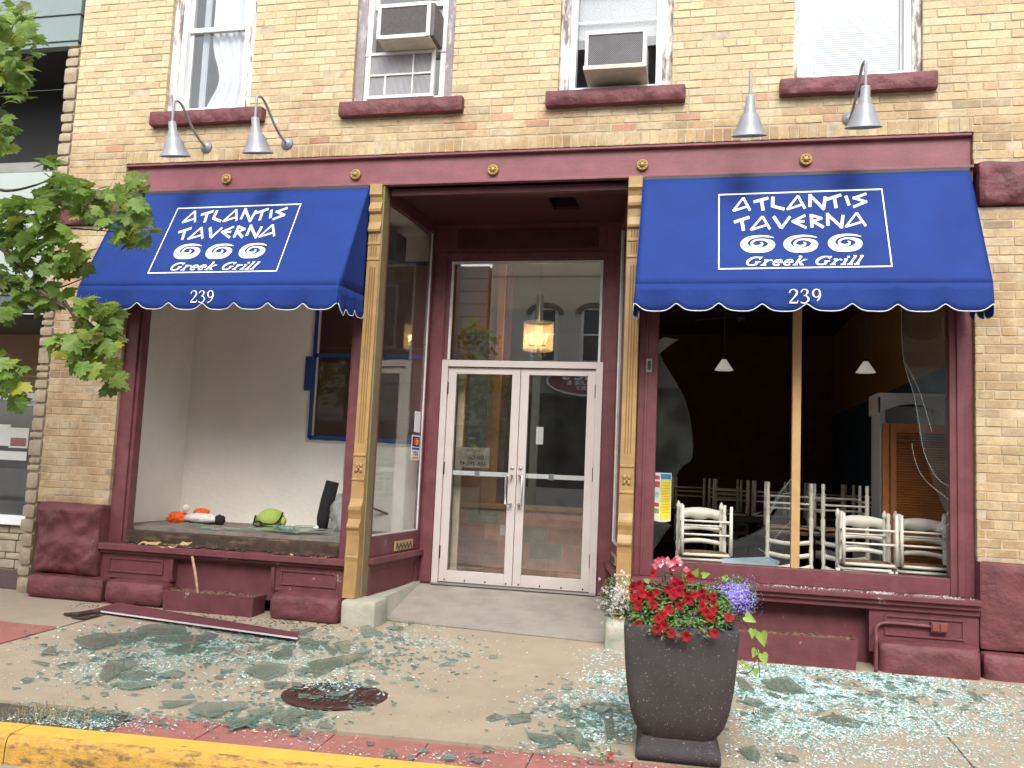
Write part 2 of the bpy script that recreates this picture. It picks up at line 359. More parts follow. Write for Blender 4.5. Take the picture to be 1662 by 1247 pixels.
WIN = [(-2.70, -1.80), (-.775, .17), (1.13, 2.10), (3.08, 4.06)]; WZ0, WZ1 = 4.40, 6.35
CH = .0691
br = MB(); mo = MB()
def brick(x0, x1, z0, z1, d0=0, edge=(False, False), tone=None):
    k = .84+.16*rnd.random()+(.08 if rnd.random() < .12 else 0)
    h = rnd.random()
    col = [.60*k, .485*k, .295*k]
    if h < .08: col = [.57*k, .44*k, .27*k]
    elif h < .2: col = [.61*k, .52*k, .34*k]
    elif h < .23: col = [.48*k, .39*k, .25*k]
    if 3.9 < z0 < 4.35 and rnd.random() < .35:
        t = rnd.random(); col = [col[0]*(1-.08*t), col[1]*(1-.28*t), col[2]*(1-.25*t)]
    if tone: col = [c*q for c, q in zip(col, tone)]
    y = d0+rnd.uniform(-.001, .0035)+(.006 if rnd.random() < .02 else 0); j = .0036+(.001 if rnd.random() < .2 else 0); c = .003
    X0, X1, Z0, Z1 = x0+j+rnd.uniform(0, .002), x1-j-rnd.uniform(0, .002), z0+j+rnd.uniform(0, .0015), z1-j-rnd.uniform(0, .0015)
    s0, s1, s2, s3 = [rnd.uniform(-.0015, .0015) for _ in range(4)]
    f = [Vector((X0+c, y+s0, Z0+c)), Vector((X1-c, y+s1, Z0+c+s0)), Vector((X1-c, y+s2, Z1-c+s3)), Vector((X0+c, y+s3, Z1-c))]
    bk = .12; yb0 = bk if edge[0] else .0105; yb1 = bk if edge[1] else .0105
    e0 = -.004 if edge[0] else 0; e1 = .004 if edge[1] else 0
    q = [Vector((X0+e0, y+c, Z0)), Vector((X1+e1, y+c, Z0)), Vector((X1+e1, y+c, Z1)), Vector((X0+e0, y+c, Z1))]
    r_ = [Vector((X0+e0, yb0, Z0)), Vector((X1+e1, yb1, Z0)), Vector((X1+e1, yb1, Z1)), Vector((X0+e0, yb0, Z1))]
    br.face(f, 0, col)
    for a in range(4):
        b_ = (a+1) % 4; br.face([q[a], q[b_], f[b_], f[a]], 0, col); br.face([r_[a], r_[b_], q[b_], q[a]], 0, col)
def course(z0, z1, spans, ri):
    for (a, b, ea, eb) in spans:
        hdr = (ri % 7 == 3); Lb = .107 if hdr else .2135; x = math.floor(a/Lb)*Lb+(Lb/2 if ri % 2 else 0)-Lb
        while x < b:
            x0, x1 = max(x, a), min(x+Lb, b)
            if x1-x0 > .03: brick(x0, x1, z0, z1, 0, (ea and x0 == a, eb and x1 == b))
            elif x1-x0 > .004: brick(x0, x1+.0, z0, z1, 0, (ea and x0 == a, eb and x1 == b))
            x += Lb
ZB = 3.9
r = 0
z = .64
while z < 7.2:
    z1 = z+CH; zc = (z+z1)/2; spans = []
    if zc < ZB:
        if not (3.30 < zc < 3.66):
            spans = [(-3.70, -2.935, False, True), (4.42, 6.4, True, False)]
            if zc > 3.60: spans = [(-3.70, -3.06, False, True), (4.42, 6.4, True, False)]
    elif zc < 3.90+.115: spans = [(-3.70, -3.06, False, False), (4.42, 6.4, False, False)]
    else:
        if zc < WZ0 or zc > WZ1: spans = [(-3.70, 6.4, False, False)]
        else:
            e = [-3.70]+[q for p in WIN for q in p]+[6.4]
            spans = [(e[i], e[i+1], i > 0, i < len(e)-2) for i in range(0, len(e), 2)]
    course(z, z1, spans, r); z = z1; r += 1
x = -3.06                                         # header course standing on the beam
while x < 4.415:
    brick(x, min(x+.0745, 4.42), 3.9, 4.018); x += .0745
for q in ((-3.70, -2.94, .64, 3.3), (-3.70, -3.065, 3.65, 3.9), (4.425, 6.4, .61, 3.3), (4.425, 6.4, 3.65, 3.9), (-3.70, 6.4, 3.905, WZ0), (-3.70, 6.4, WZ1, 7.2)): mo.box(q[0], q[1], .0055, .30, q[2], q[3])
e = [-3.70]+[q for p in WIN for q in p]+[6.4]
for i in range(0, len(e), 2): mo.box(e[i]+.003, e[i+1]-.003, .0055, .30, WZ0, WZ1)
wall = br.build('brick_wall', brick_m, B); mo.build('mortar', mortar, wall)
MB().box(-3.70, 6.4, .31, 9, 7.1, 7.25).box(-3.70, -3.55, .31, 9, -.2, 7.1).box(6.25, 6.4, .31, 9, -.2, 7.1).box(-3.55, 6.25, 8.85, 9, -.2, 7.1).build('shell_wall', mat('party_wall', (.12, .09, .07), .9), B)

# stone: capitals, bases
m = MB(); m.rock(-3.72, -2.93, -.045, .15, 3.31, 3.65, .025, .02, seed=3, sc=7); m.build('capital_stone', maroon_st, B)
m = MB(); m.rock(4.445, 5.3, -.045, .15, 3.31, 3.65, .03, .02, seed=5, sc=7); m.rock(5.31, 6.4, -.045, .15, 3.31, 3.65, .03, .02, seed=8, sc=7); m.build('capital_stone', maroon_st, B)
m = MB(); m.rock(-3.60, -2.935, -.085, .2, .005, .645, .05, .02, seed=12, sc=2.6, fr=1.2, n=.022); m.build('base_stone', maroon_st, B)
m = MB(); m.rock(-3.60, -2.80, -.16, .2, -.215, 0, .02, .045, seed=13); m.rock(-2.79, -2.19, -.16, .2, -.215, 0, .02, .055, seed=14); m.rock(-3.60, -2.25, -.13, .2, -.34, -.20, .012, .02, seed=15); m.build('base_stone', maroon_st, B)
m = MB(); m.rock(-1.17, -.515, -.19, .15, -.235, .01, .025, .075, seed=17); m.build('base_stone', maroon_st, B)
m = MB(); m.rock(4.42, 6.4, -.05, .2, -.02, .612, .014, .02, seed=21, sc=4); m.rock(4.42, 6.4, -.11, .2, -.30, -.03, .014, .04, seed=22, sc=4); m.build('base_stone', maroon_st, B)
m = MB(); m.rock(3.70, 4.41, -.16, .15, -.28, .005, .018, .06, seed=24, sc=4); m.build('base_stone', maroon_st, B)
m = MB()
for i in range(5): m.tube([(3.86+i*.02+rnd.uniform(-.005, .005), -.182, -.06-rnd.uniform(0, .02)), (3.86+i*.02, -.184, -.10-rnd.uniform(0, .03))], .003, 5)
# iron beam (channel section) with five rosettes
m = MB(); X0, X1 = -3.06, 4.415
m.box(X0, X1, .045, .28, 3.625, 3.885); m.box(X0, X1, .004, .1, 3.878, 3.898); m.box(X0, X1, -.035, .1, 3.605, 3.628)
beam = m.build('iron_beam', beamm, B, .004)
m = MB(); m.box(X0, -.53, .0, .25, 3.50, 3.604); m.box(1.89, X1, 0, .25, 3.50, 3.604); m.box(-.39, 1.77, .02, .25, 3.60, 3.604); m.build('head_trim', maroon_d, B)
for rx in (-2.0, -.705, .578, 1.874, 3.187):
    m = MB(); m.lathe([(.0, .0), (.012, .0), (.02, .008), (.022, .018), (.034, .020), (.040, .014), (.047, .02), (.05, .028), (.05, .044)], (rx, 0, 3.735), 'y', 24)
    for k in range(8):
        a = k*math.pi/4; m.blob((rx+.030*math.cos(a), +.016, 3.735+.030*math.sin(a)), .006, nu=6, nv=4)
    m.build('rosette', mat('brass_paint', (.36, .24, .07), .45, .15, 40, .1, metal=.2), beam)

# pilasters
def pilaster(x0, x1, sidex, sgn):
    w_ = x1-x0; cx = (x0+x1)/2
    prof = [(0.0, -.135), (.03, -.13), (.30, -.118), (.34, -.124), (.355, -.118), (.52, -.112), (.56, -.118), (.585, -.135), (.60, -.135), (.62, -.120), (.66, -.10), (.70, -.105), (.735, -.118), (.76, -.118), (.775, -.10), (.80, -.085), (.83, -.075),
            (.98, -.070), (.985, -.078), (1.0, -.078), (1.005, -.070), (1.19, -.065), (1.195, -.073), (1.21, -.073), (1.215, -.064)]
    prof += [(2.92, -.03), (2.925, -.038), (2.94, -.038), (2.945, -.03), (3.06, -.03), (3.065, -.038), (3.08, -.038), (3.085, -.03), (3.17, -.03), (3.18, -.055), (3.20, -.06), (3.23, -.05), (3.27, -.032), (3.34, -.035), (3.36, -.06), (3.385, -.065), (3.41, -.05), (3.45, -.035), (3.49, -.045), (3.515, -.065), (3.54, -.062), (3.61, -.062)]
    m = MB(); pts = [Vector((x0, y, z)) for z, y in prof]+[Vector((x0, .03, 3.61)), Vector((x0, .03, 0))]
    m.prism(pts, (w_, 0, 0)); p = m.build('pilaster', gold, B, .002)
    m = MB()                                      # three flutes as thin strips, groove shade painted brown, and a square flower
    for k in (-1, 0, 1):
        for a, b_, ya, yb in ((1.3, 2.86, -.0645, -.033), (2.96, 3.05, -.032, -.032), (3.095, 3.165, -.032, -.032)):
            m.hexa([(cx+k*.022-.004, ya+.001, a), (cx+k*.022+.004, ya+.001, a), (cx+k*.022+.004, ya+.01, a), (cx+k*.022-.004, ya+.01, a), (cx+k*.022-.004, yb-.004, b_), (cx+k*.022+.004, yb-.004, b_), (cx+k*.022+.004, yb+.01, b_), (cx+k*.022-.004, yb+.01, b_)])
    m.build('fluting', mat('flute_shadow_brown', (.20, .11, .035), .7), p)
    m = MB()
    for sx_ in (-1, 1):
        for sz_ in (-1, 1):
            m.blob((cx+sx_*.018, -.076, 1.095+sz_*.02), (.016, .010, .020), nu=8, nv=6)
            m.tube([(cx+sx_*.008, -.078, 1.095+sz_*.008), (cx+sx_*.034, -.078, 1.095+sz_*.04)], [.007, .003], 6)
    m.blob((cx, -.08, 1.095), .011, nu=8, nv=6); m.build('flower_boss', gold, p)
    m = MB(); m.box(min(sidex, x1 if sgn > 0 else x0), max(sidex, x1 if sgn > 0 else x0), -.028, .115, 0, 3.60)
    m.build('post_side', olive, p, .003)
pilaster(-.52, -.405, -.39, 1); pilaster(1.772, 1.887, 1.765, -1)
# mossy foot stones with sloping cheek kerbs beside the ramp
for (bx0, bx1, fx, s_) in ((-.50, -.19, -.30, 1), (1.70, 1.95, 1.59, -1)):
    m = MB(); m.rock(bx0, bx1, -.20, .12, -.26, -.002, .012, .03, seed=30+s_, n=.03)
    xa = -.385 if s_ > 0 else 1.79
    xi = bx1 if s_ > 0 else bx0; xe = fx+.02*s_ if s_ > 0 else fx-.02
    inner0, inner1 = (xa, xi) if s_ > 0 else (xi, xa)
    if s_ > 0: m.hexa([(-.40, .1, -.26), (xi, .1, -.26), (-.24, 1.2, -.1), (-.30, 1.2, -.1), (-.40, .1, -.01), (xi-.06, .1, -.02), (-.27, 1.2, .0), (-.30, 1.2, .003)], 0)
    else: m.hexa([(xi, .1, -.26), (1.82, .1, -.26), (1.61, 1.2, -.1), (1.55, 1.2, -.1), (xi+.06, .1, -.02), (1.82, .1, -.01), (1.60, 1.2, .003), (1.57, 1.2, .0)], 0)
    m.build('foot_stone', mosscon, B)
# entry ramp
m = MB(); m.prism([(-.30, 1.32, -.02), (1.62, 1.32, -.02), (1.80, -.03, gz(0, -.03)+.004), (-.25, .13, gz(0, .13)+.006)][::-1], (0, 0, .018))
tag(m.build('ramp', concrete), kind='structure')
# recess: side walls, ceiling
def splay(side, y): # x of the slanting side wall at depth y
    return (-.39+.10*(y-.1)/1.1) if side < 0 else (1.80-.21*(y-.1)/1.1)
def sw_box(m, s_, y0, y1, z0, z1, t0=0, t1=.05, mi=0):
    """box that follows the splayed side wall, t measured outwards from the recess"""
    sg = -1 if s_ < 0 else 1
    a0, a1 = splay(s_, y0), splay(s_, y1)
    pts = [(a0+sg*t0, y0), (a0+sg*t1, y0), (a1+sg*t1, y1), (a1+sg*t0, y1)]
    if sg < 0: pts = [pts[1], pts[0], pts[3], pts[2]]
    m.hexa([(x, y, z0) for x, y in pts]+[(x, y, z1) for x, y in pts], mi)
for s_ in (-1, 1):
    m = MB(); sw_box(m, s_, .1, 1.2, -.06, .25, .012, .07); sw_box(m, s_, .1, 1.2, .20, .26, -.004, .012)
    sw_box(m, s_, .1, 1.2, -.05, .0, -.004, .012); sw_box(m, s_, .1, .16, 0, .2, -.004, .012); sw_box(m, s_, 1.12, 1.2, 0, .2, -.004, .012)
    m.build('side_bulkhead', maroon_w, B, .003)
    m = MB(); sw_box(m, s_, .09, 1.21, .26, .315, -.05, .07); sw_box(m, s_, .1, 1.2, .315, .50, 0, .06); m.build('side_sill', maroon, B, .006)
    f = MB(); sw_box(f, s_, .1, .135, .50, 3.50, 0, .05); sw_box(f, s_, 1.14, 1.2, .50, 3.50, 0, .05); sw_box(f, s_, .1, 1.2, 3.49, 3.60, 0, .05)
    f = f.build('side_window', maroon, B, .003)
    m = MB(); sw_box(m, s_, .135, 1.14, .50, 3.49, .022, .028); m.build('pane', glass, f)
    m = MB(); sw_box(m, s_, 1.128, 1.14, .50, 3.49, .008, .021); sw_box(m, s_, .135, 1.128, .498, .512, .008, .021); m.build('glazing_bead', white_w, f)
    m = MB(); sw_box(m, s_, .60, 1.0, .335, .425, -.012, 0)
    vent = m.build('vent_grille', mat('vent_brass', (.38, .29, .12), .5, .2, 60), B, .003)
    m = MB()
    for k in range(24):
        yy = .625+k*.0148; zz = .38+.018*math.sin(k*1.3)
        sw_box(m, s_, yy, yy+.008, zz-.022, zz+.012, -.0145, -.0125)
    m.build('vent_slots', dark, vent)
# recess ceiling (with a broken-out hole) as boards round the hole
m = MB(); hx0, hx1, hy0, hy1 = 1.0, 1.25, .42, .78
for q in ((-.40, hx0, .02, 1.3), (hx1, 1.82, .02, 1.3), (hx0, hx1, .02, hy0), (hx0, hx1, hy1, 1.3)): m.box(q[0], q[1], q[2], q[3], 3.60, 3.63)
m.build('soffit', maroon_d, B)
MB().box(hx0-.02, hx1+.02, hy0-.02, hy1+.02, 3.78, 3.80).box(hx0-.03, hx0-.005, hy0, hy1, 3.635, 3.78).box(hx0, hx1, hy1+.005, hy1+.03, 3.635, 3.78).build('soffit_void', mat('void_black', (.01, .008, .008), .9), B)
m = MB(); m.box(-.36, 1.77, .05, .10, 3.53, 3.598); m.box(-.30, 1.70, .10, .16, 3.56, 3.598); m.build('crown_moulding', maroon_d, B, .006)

# door wall
DY = 1.25
m = MB(); m.box(-.34, -.15, 1.20, 1.30, -.02, 3.60); m.box(1.47, 1.66, 1.20, 1.30, -.02, 3.60)
m.box(-.15, 1.47, 1.21, 1.30, 3.22, 3.60); m.box(-.15, -.115, 1.21, 1.30, 2.19, 3.22); m.box(1.435, 1.47, 1.21, 1.30, 2.19, 3.22)
m.box(-.16, 1.48, 1.19, 1.21, 3.23, 3.30); m.box(-.27, -.16, 1.185, 1.20, 0, 3.3)
m.build('door_surround', maroon, B, .004)
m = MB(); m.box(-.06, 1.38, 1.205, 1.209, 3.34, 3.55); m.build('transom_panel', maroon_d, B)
f = MB(); f.box(-.115, 1.435, 1.225, 1.25, 3.195, 3.22); f.box(-.115, -.09, 1.225, 1.25, 2.21, 3.195); f.box(1.41, 1.435, 1.225, 1.25, 2.21, 3.195)
f = f.build('transom_window', white_w, B, .002)
MB().box(-.09, 1.41, 1.235, 1.241, 2.21, 3.195).build('pane', glass_d, f)
m = MB(); m.box(-.15, -.085, 1.17, 1.29, .0, 2.20); m.box(1.405, 1.47, 1.17, 1.29, 0, 2.20); m.box(-.085, 1.405, 1.17, 1.29, 2.135, 2.20); m.build('door_frame', alum, B, .003)
m = MB(); m.box(-.15, 1.47, 1.16, 1.32, -.012, .006); m.build('threshold', steel, B)
def door(x0, x1, hinge):
    st = .082
    m = MB(); m.box(x0, x0+st, 1.20, 1.245, .012, 2.13); m.box(x1-st, x1, 1.20, 1.245, .012, 2.13); m.box(x0+st, x1-st, 1.20, 1.245, 2.065, 2.13); m.box(x0+st, x1-st, 1.20, 1.245, .012, .125)
    d = m.build('door', alum, B, .003)
    MB().box(x0+st, x1-st, 1.222, 1.228, .125, 2.065).build('pane', glass_d, d)
    m = MB(); m.box(x0+st-.01, x1-st+.01, 1.255, 1.29, 1.055, 1.10); m.box(x0+st+.3*(x1-x0), x0+st+.3*(x1-x0)+.05, 1.25, 1.295, 1.045, 1.105, 1)
    m.build('push_bar', [white_p, galv], d, .003)
    hx = x1-.04 if hinge < 0 else x0+.035
    m = MB(); ph = hx-.085*(-1 if hinge < 0 else 1)*-1 if False else (x1-.075 if hinge < 0 else x0+.075)
    m.tube([(hx, 1.20, 1.075), (hx, 1.135, 1.075)], .011, 8); m.tube([(hx, 1.20, .80), (hx, 1.135, .80)], .011, 8)
    ex = hx-.05 if hinge < 0 else hx+.03
    m.tube([(hx, 1.14, 1.075), (ex, 1.14, 1.075), (ex, 1.14, .80), (hx, 1.14, .80)], .010, 8); m.build('handle', steel, d)
    m = MB(); m.lathe([(.0, -.012), (.016, -.012), (.018, 0)], (hx, 1.20, 1.15), 'y', 12); m.build('lock', steel, d)
    for zz in (1.92, 1.12, .30):
        xx = x0-.004 if hinge < 0 else x1+.004
        m = MB(); m.tube([(xx, 1.185, zz-.065), (xx, 1.185, zz+.065)], .009, 8); m.box(xx-.012, xx+.012, 1.193, 1.199, zz-.06, zz+.06); m.build('hinge', dark, d)
    m = MB()
    for k in range(4):
        xx = x0+.06+k*(x1-x0-.12)/3; m.lathe([(0, -.003), (.008, -.003), (.009, 0)], (xx, 1.199, .035), 'y', 8)
    m.build('screw', dark, d)
    return d
door(-.083, .654, -1); door(.66, 1.403, 1)

# ---------------------------------------------------------------- left shop window
m = MB(); m.box(-2.935, -2.80, .04, .16, .31, 3.50); m.box(-2.80, -2.765, .06, .16, .31, 3.50); m.box(-.63, -.525, .04, .16, .31, 3.50); m.box(-.655, -.63, .06, .16, .31, 3.50)
m.box(-2.80, -.63, .06, .16, 3.30, 3.50)
fl = m.build('shop_window', maroon, B, .005)
m = MB(); m.box(-2.765, -.655, .055, .17, .315, .425); m.build('rotten_sill', woodrot, fl, .008)
m = MB(); m.box(-2.93, -.525, -.10, .10, .255, .312); m.box(-2.93, -.525, -.065, .05, .225, .254); m.build('window_ledge', maroon_w, B, .006)
m = MB(); m.box(-2.93, -.525, .03, .12, -.1, .225)                 # apron back board
m.box(-2.93, -2.19, -.03, .03, .0, .225); m.box(-1.22, -.525, -.03, .03, 0, .225)
m.build('bulkhead', maroon_w, B, .003)
m = MB()
for a, b_ in ((-2.85, -2.29), (-1.14, -.62)):
    m.box(a, b_, -.042, -.031, .17, .185); m.box(a, b_, -.042, -.031, .055, .07); m.box(a, a+.015, -.042, -.031, .07, .17); m.box(b_-.015, b_, -.042, -.031, .07, .17)
m.box(-2.19, -1.22, -.03, .02, .205, .2245)
for xx in (-2.21, -1.22): m.prism([(xx, -.031, .2), (xx, -.06, .2), (xx, -.06, .1), (xx, -.045, .03), (xx, -.031, 0)], (.03, 0, 0))
m.build('bulkhead_moulding', maroon_w, B, .002)
# right shop window
m = MB(); m.box(1.89, 2.045, .04, .16, .335, 3.50); m.box(4.25, 4.42, .05, .16, .335, 3.50); m.box(4.30, 4.35, .035, .05, .335, 3.50); m.box(2.045, 4.25, .06, .16, 3.30, 3.50); m.box(1.945, 1.965, .025, .04, .335, 3.5)
m.box(2.045, 4.25, .055, .16, .335, .465)
fr = m.build('shop_window', maroon, B, .005)
MB().box(3.107, 3.172, .06, .13, .466, 3.30).build('mullion', tanwood, fr, .004)
m = MB(); m.box(1.89, 4.42, -.115, .10, .295, .334); m.box(1.89, 4.42, -.085, .05, .258, .2945); m.box(1.89, 4.42, -.055, .05, .215, .2575); m.build('window_ledge', maroon_w, B, .006)
m = MB(); m.box(1.89, 4.42, .10, .16, -.3, .214); m.box(3.665, 4.42, -.03, .10, -.1, .2145); m.box(1.89, 2.06, -.03, .10, -.3, .2145); m.build('bulkhead', maroon_w, B, .003)
m = MB(); a, b_ = 3.77, 4.32; m.box(a, b_, -.042, -.031, .165, .18); m.box(a, b_, -.042, -.031, .03, .045); m.box(a, a+.015, -.042, -.031, .045, .165); m.box(b_-.015, b_, -.042, -.031, .045, .165)
m.build('bulkhead_moulding', maroon_w, B, .002)
# electric outlet and conduit on the right bulkhead
o = thing('outdoor_outlet', 'maroon painted twin electric outlet box with bent conduit under right window', 'outlet', (4.14, -.035, .07))
m = MB(); m.box(4.085, 4.20, -.075, -.032, .08, .155); ob = m.build('outlet_box', maroon, o, .004)
m = MB(); m.box(4.092, 4.139, -.083, -.0755, .09, .147); m.box(4.146, 4.193, -.083, -.0755, .09, .147); m.build('cover_flap', mat('rusty_red', (.22, .05, .035), .6), ob, .003)
MB().tube(catmull([(4.085, -.055, .12), (3.90, -.055, .125), (3.76, -.06, .12), (3.705, -.08, .085), (3.69, -.17, .03), (3.685, -.18, -.05), (3.685, -.18, -.21)], 6), .014, 8).build('conduit', maroon, o)
# small painted shut-off bracket on the mid post of the right bay
m = MB(); m.box(1.955, 2.0, .022, .039, 1.98, 2.09); tag(m.build('metal_bracket', peel_d, B), 'small metal bracket with peeling paint')
MB().box(1.965, 1.99, .012, .0215, 2.0, 2.07).build('bracket_hole', dark, B)

# ---------------------------------------------------------------- upper windows
def rockface_sill(x0, x1, seed):
    m = MB(); m.rock(x0, x1, -.075, .14, 4.25, 4.385, .016, .012, seed=seed, sc=9, n=.025); return m
SILL = [(-2.805, -1.626), (-.868, .296), (1.035, 2.218), (2.969, 4.156)]
room = mat('pale_upper_room', (.42, .42, .42), .9)
curt = mat('sheer_curtain', (.62, .64, .67), .9, .04, 6, .1)
for i, (a, b_) in enumerate(WIN):
    wnd = MB(); cas = .085 if i != 3 else .07
    wnd.box(a, a+cas, .045, .14, 4.387, WZ1); wnd.box(b_-cas, b_, .045, .14, 4.387, WZ1); wnd.box(a+cas, b_-cas, .045, .14, WZ1-.08, WZ1)
    wo = wnd.build('upper_window', [peel if i in (0, 2, 3) else peel_d], B, .003)
    rockface_sill(*SILL[i], 40+i).build('stone_sill', maroon_st, wo)
    fa, fb = a+cas, b_-cas; f_ = .055
    m = MB(); m.box(fa, fa+f_, .06, .16, 4.387, WZ1-.08); m.box(fb-f_, fb, .06, .16, 4.387, WZ1-.08); m.box(fa+f_, fb-f_, .06, .16, 4.387, 4.387+.07)
    if i == 1: m.box(fa, fb, .05, .16, 4.86, 4.885)
    m.box(fa+f_, fb-f_, .06, .16, WZ1-.14, WZ1-.08); m.build('frame', white_p, wo, .004)
    ga, gb = fa+f_, fb-f_; mid = 5.24 if i == 0 else (5.33 if i == 1 else 5.36)
    m = MB(); m.box(ga, gb, .10, .14, mid, mid+.05); m.box(ga, ga+.035, .10, .14, mid+.05, WZ1-.14); m.box(gb-.035, gb, .10, .14, mid+.05, WZ1-.14)
    if i in (0, 3): m.box(ga, ga+.035, .12, .149, 4.46, mid); m.box(gb-.02, gb, .12, .149, 4.46, mid)
    m.build('sash', white_w, wo, .003)
    zlo = {0: 4.457, 1: 5.26, 2: 4.84, 3: 4.457}[i]
    MB().box(ga+.001, gb-.001, .132, .137, zlo, mid).build('pane', glass_up, wo); MB().box(ga+.036, gb-.036, .115, .12, mid+.05, WZ1-.14).build('pane', glass_up, wo)
    # the room behind
    m = MB(); m.face([(a, .9, 4.2), (b_, .9, 4.2), (b_, .9, 6.5), (a, .9, 6.5)]); m.face([(a, .16, 4.2), (a, .9, 4.2), (a, .9, 6.5), (a, .16, 6.5)]); m.face([(b_, .16, 4.2), (b_, .9, 4.2), (b_, .9, 6.5), (b_, .16, 6.5)]); m.face([(a, .16, 4.39), (b_, .16, 4.39), (b_, .9, 4.39), (a, .9, 4.39)]); m.face([(a, .16, 6.4), (b_, .16, 6.4), (b_, .9, 6.4), (a, .9, 6.4)])
    m.build('room_lining', room, wo)
    if i == 0:
        cm = MB()                                 # right curtain drawn to a waist, left strip hanging straight
        for (xl, xr, waist) in ((ga+.10, ga+.17, None), (ga+.20, gb-.005, 1)):
            nx, nz = 44, 24; g_ = []
            for jz in range(nz+1):
                zz = 4.46+(6.2-4.46)*jz/nz; row = []
                for ix in range(nx+1):
                    t = ix/nx; l = xl
                    if waist: l = xl+.10*math.exp(-((zz-4.80)/.22)**2)-.06*max(0, min(1, (4.7-zz)/.3))
                    row.append(cm.vert((l+(xr-l)*t, .185+.012*math.sin(t*38+zz*.6)+.008*math.sin(t*17), zz)))
                g_.append(row)
            for jz in range(nz):
                for ix in range(nx): cm.fi((g_[jz][ix], g_[jz][ix+1], g_[jz+1][ix+1], g_[jz+1][ix]), 0, None, True)
        cm.build('curtain', curt, wo)
    if i == 3:
        m = MB(); z = 4.47
        while z < 6.2: m.hexa([(ga+.01, .15, z), (gb-.022, .15, z), (gb-.022, .158, z+.016), (ga+.01, .158, z+.016), (ga+.01, .15, z+.0015), (gb-.022, .15, z+.0015), (gb-.022, .158, z+.0175), (ga+.01, .158, z+.0175)]); z += .0185
        tag(m.build('window_blind', mat('white_blind', (.33, .38, .43), .5, .02), wo), 'white slatted blind drawn down')
        MB().box(ga, gb, .175, .18, 4.46, 6.25).build('blind_liner', mat('white_blind', (.8, .8, .8)), wo)
    if i == 2:
        MB().box(ga, gb, .18, .19, 4.95, 6.2).build('roller_blind', mat('grey_blind', (.26, .28, .30), .8, .04), wo)
        MB().box(ga, gb, .145, .165, 5.08, 5.10).build('blind_rail', white_w, wo)
# ================================================================ AWNINGS
blue = mat('royal_blue_canvas', (.009, .036, .20), .75, .07, 3, .25, 25, col2=(.008, .030, .165), mask=(1.6, .45, .7), spec=.25)
lett = mat('white_lettering', (.82, .83, .85), .6, .02)
pipe = mat('white_piping', (.66, .66, .66), .6, .1, 40)
YT, ZT, YB, ZBt = -.05, 3.575, -.56, 2.585        # top edge and front fold of the slope
SLD = Vector((0, YB-YT, ZBt-ZT)); SLL = SLD.length; SLD.normalize(); SLN = Vector((0, -1, 0)).cross(Vector((1, 0, 0))); SLN = Vector((1, 0, 0)).cross(SLD*-1); 
if SLN.y > 0: SLN = -SLN
def awn_local(cx, cy):
    """crop pixel of the lettering study -> (s,t): metres from the awning's right edge and down the slope"""
    u, v = 1140+cx/5.194, 290+cy/5.194; d = ray(u, v); o = Vector((CX, CY, CZ)); P0 = Vector((0, YT, ZT))
    t = (P0-o).dot(SLN)/d.dot(SLN); p = o+d*t; return p.x, (p-P0).dot(SLD)
def stroke(pts, w):
    """outline quads for a pen stroke in crop pixels"""
    out = []; n = len(pts); ww = w if hasattr(w, '__len__') else [w]*n; Ls = []; Rs = []
    for i, p in enumerate(pts):
        a = pts[max(i-1, 0)]; b = pts[min(i+1, n-1)]; dx, dy = b[0]-a[0], b[1]-a[1]; l = math.hypot(dx, dy) or 1; nx, ny = -dy/l*ww[i]/2, dx/l*ww[i]/2
        Ls.append((p[0]+nx, p[1]+ny)); Rs.append((p[0]-nx, p[1]-ny))
    for i in range(n-1): out.append([Ls[i], Ls[i+1], Rs[i+1], Rs[i]])
    return out
QUADS = []
def S(w, *pts): 
    for a, b in zip(pts, pts[1:]): QUADS.extend(stroke([a, b], w))
def A_(ax, ay, lx, ly, rx, ry):
    S(21, (ax, ay-4), (rx, ry)); S(17, (ax, ay-4), (lx, ly)); S(17, (lx+8, ly-4), (ax+(rx-ax)*.62, ay+(ry-ay)*.66))
def T_(x0, y0, x1, y1, sx_, sy, ex, ey): S(24, (x0, y0), (x1, y1)); S(27, (sx_, sy), (ex, ey))
A_(345, 165, 258, 274, 402, 268); T_(432, 197, 556, 163, 498, 182, 512, 269); S(28, (594, 153), (592, 238)); S(24, (585, 230), (692, 258))
A_(805, 150, 713, 262, 866, 252); S(26, (907, 238), (908, 132)); S(24, (903, 138), (1026, 258)); S(26, (1020, 262), (1036, 152))
T_(1042, 178, 1170, 138, 1112, 158, 1128, 247); S(27, (1208, 146), (1238, 226)); S(21, (1382, 128), (1268, 168)); S(21, (1268, 160), (1388, 198)); S(21, (1388, 192), (1272, 238))
T_(266, 366, 396, 324, 332, 346, 347, 436); A_(506, 322, 406, 432, 570, 424); S(27, (600, 318), (664, 412)); S(21, (740, 318), (664, 418))
S(20, (868, 308), (756, 362)); S(20, (756, 356), (878, 414)); S(18, (790, 360), (862, 358)); S(27, (925, 412), (918, 298)); S(20, (914, 306), (1010, 334)); S(20, (1010, 330), (925, 362)); S(24, (935, 358), (1022, 410))
S(26, (1060, 396), (1054, 288)); S(24, (1050, 296), (1180, 414)); S(26, (1172, 418), (1186, 306)); A_(1300, 292, 1206, 408, 1378, 398)
for (ox, oy) in ((467, 550), (830, 548), (1205, 540)):
    P = [(136, -54, 6), (80, -65, 14), (0, -66, 18), (-80, -46, 34), (-116, 0, 62), (-78, 42, 54), (0, 54, 40), (78, 42, 50), (118, 5, 58), (88, -26, 30), (35, -38, 14), (-20, -33, 14), (-50, -10, 20), (-42, 12, 22), (-6, 20, 18), (30, 11, 20), (38, -5, 15), (20, -14, 7)]
    P = catmull(P, 7); QUADS.extend(stroke([(ox+p[0], oy+p[1]) for p in P], [p[2] for p in P]))
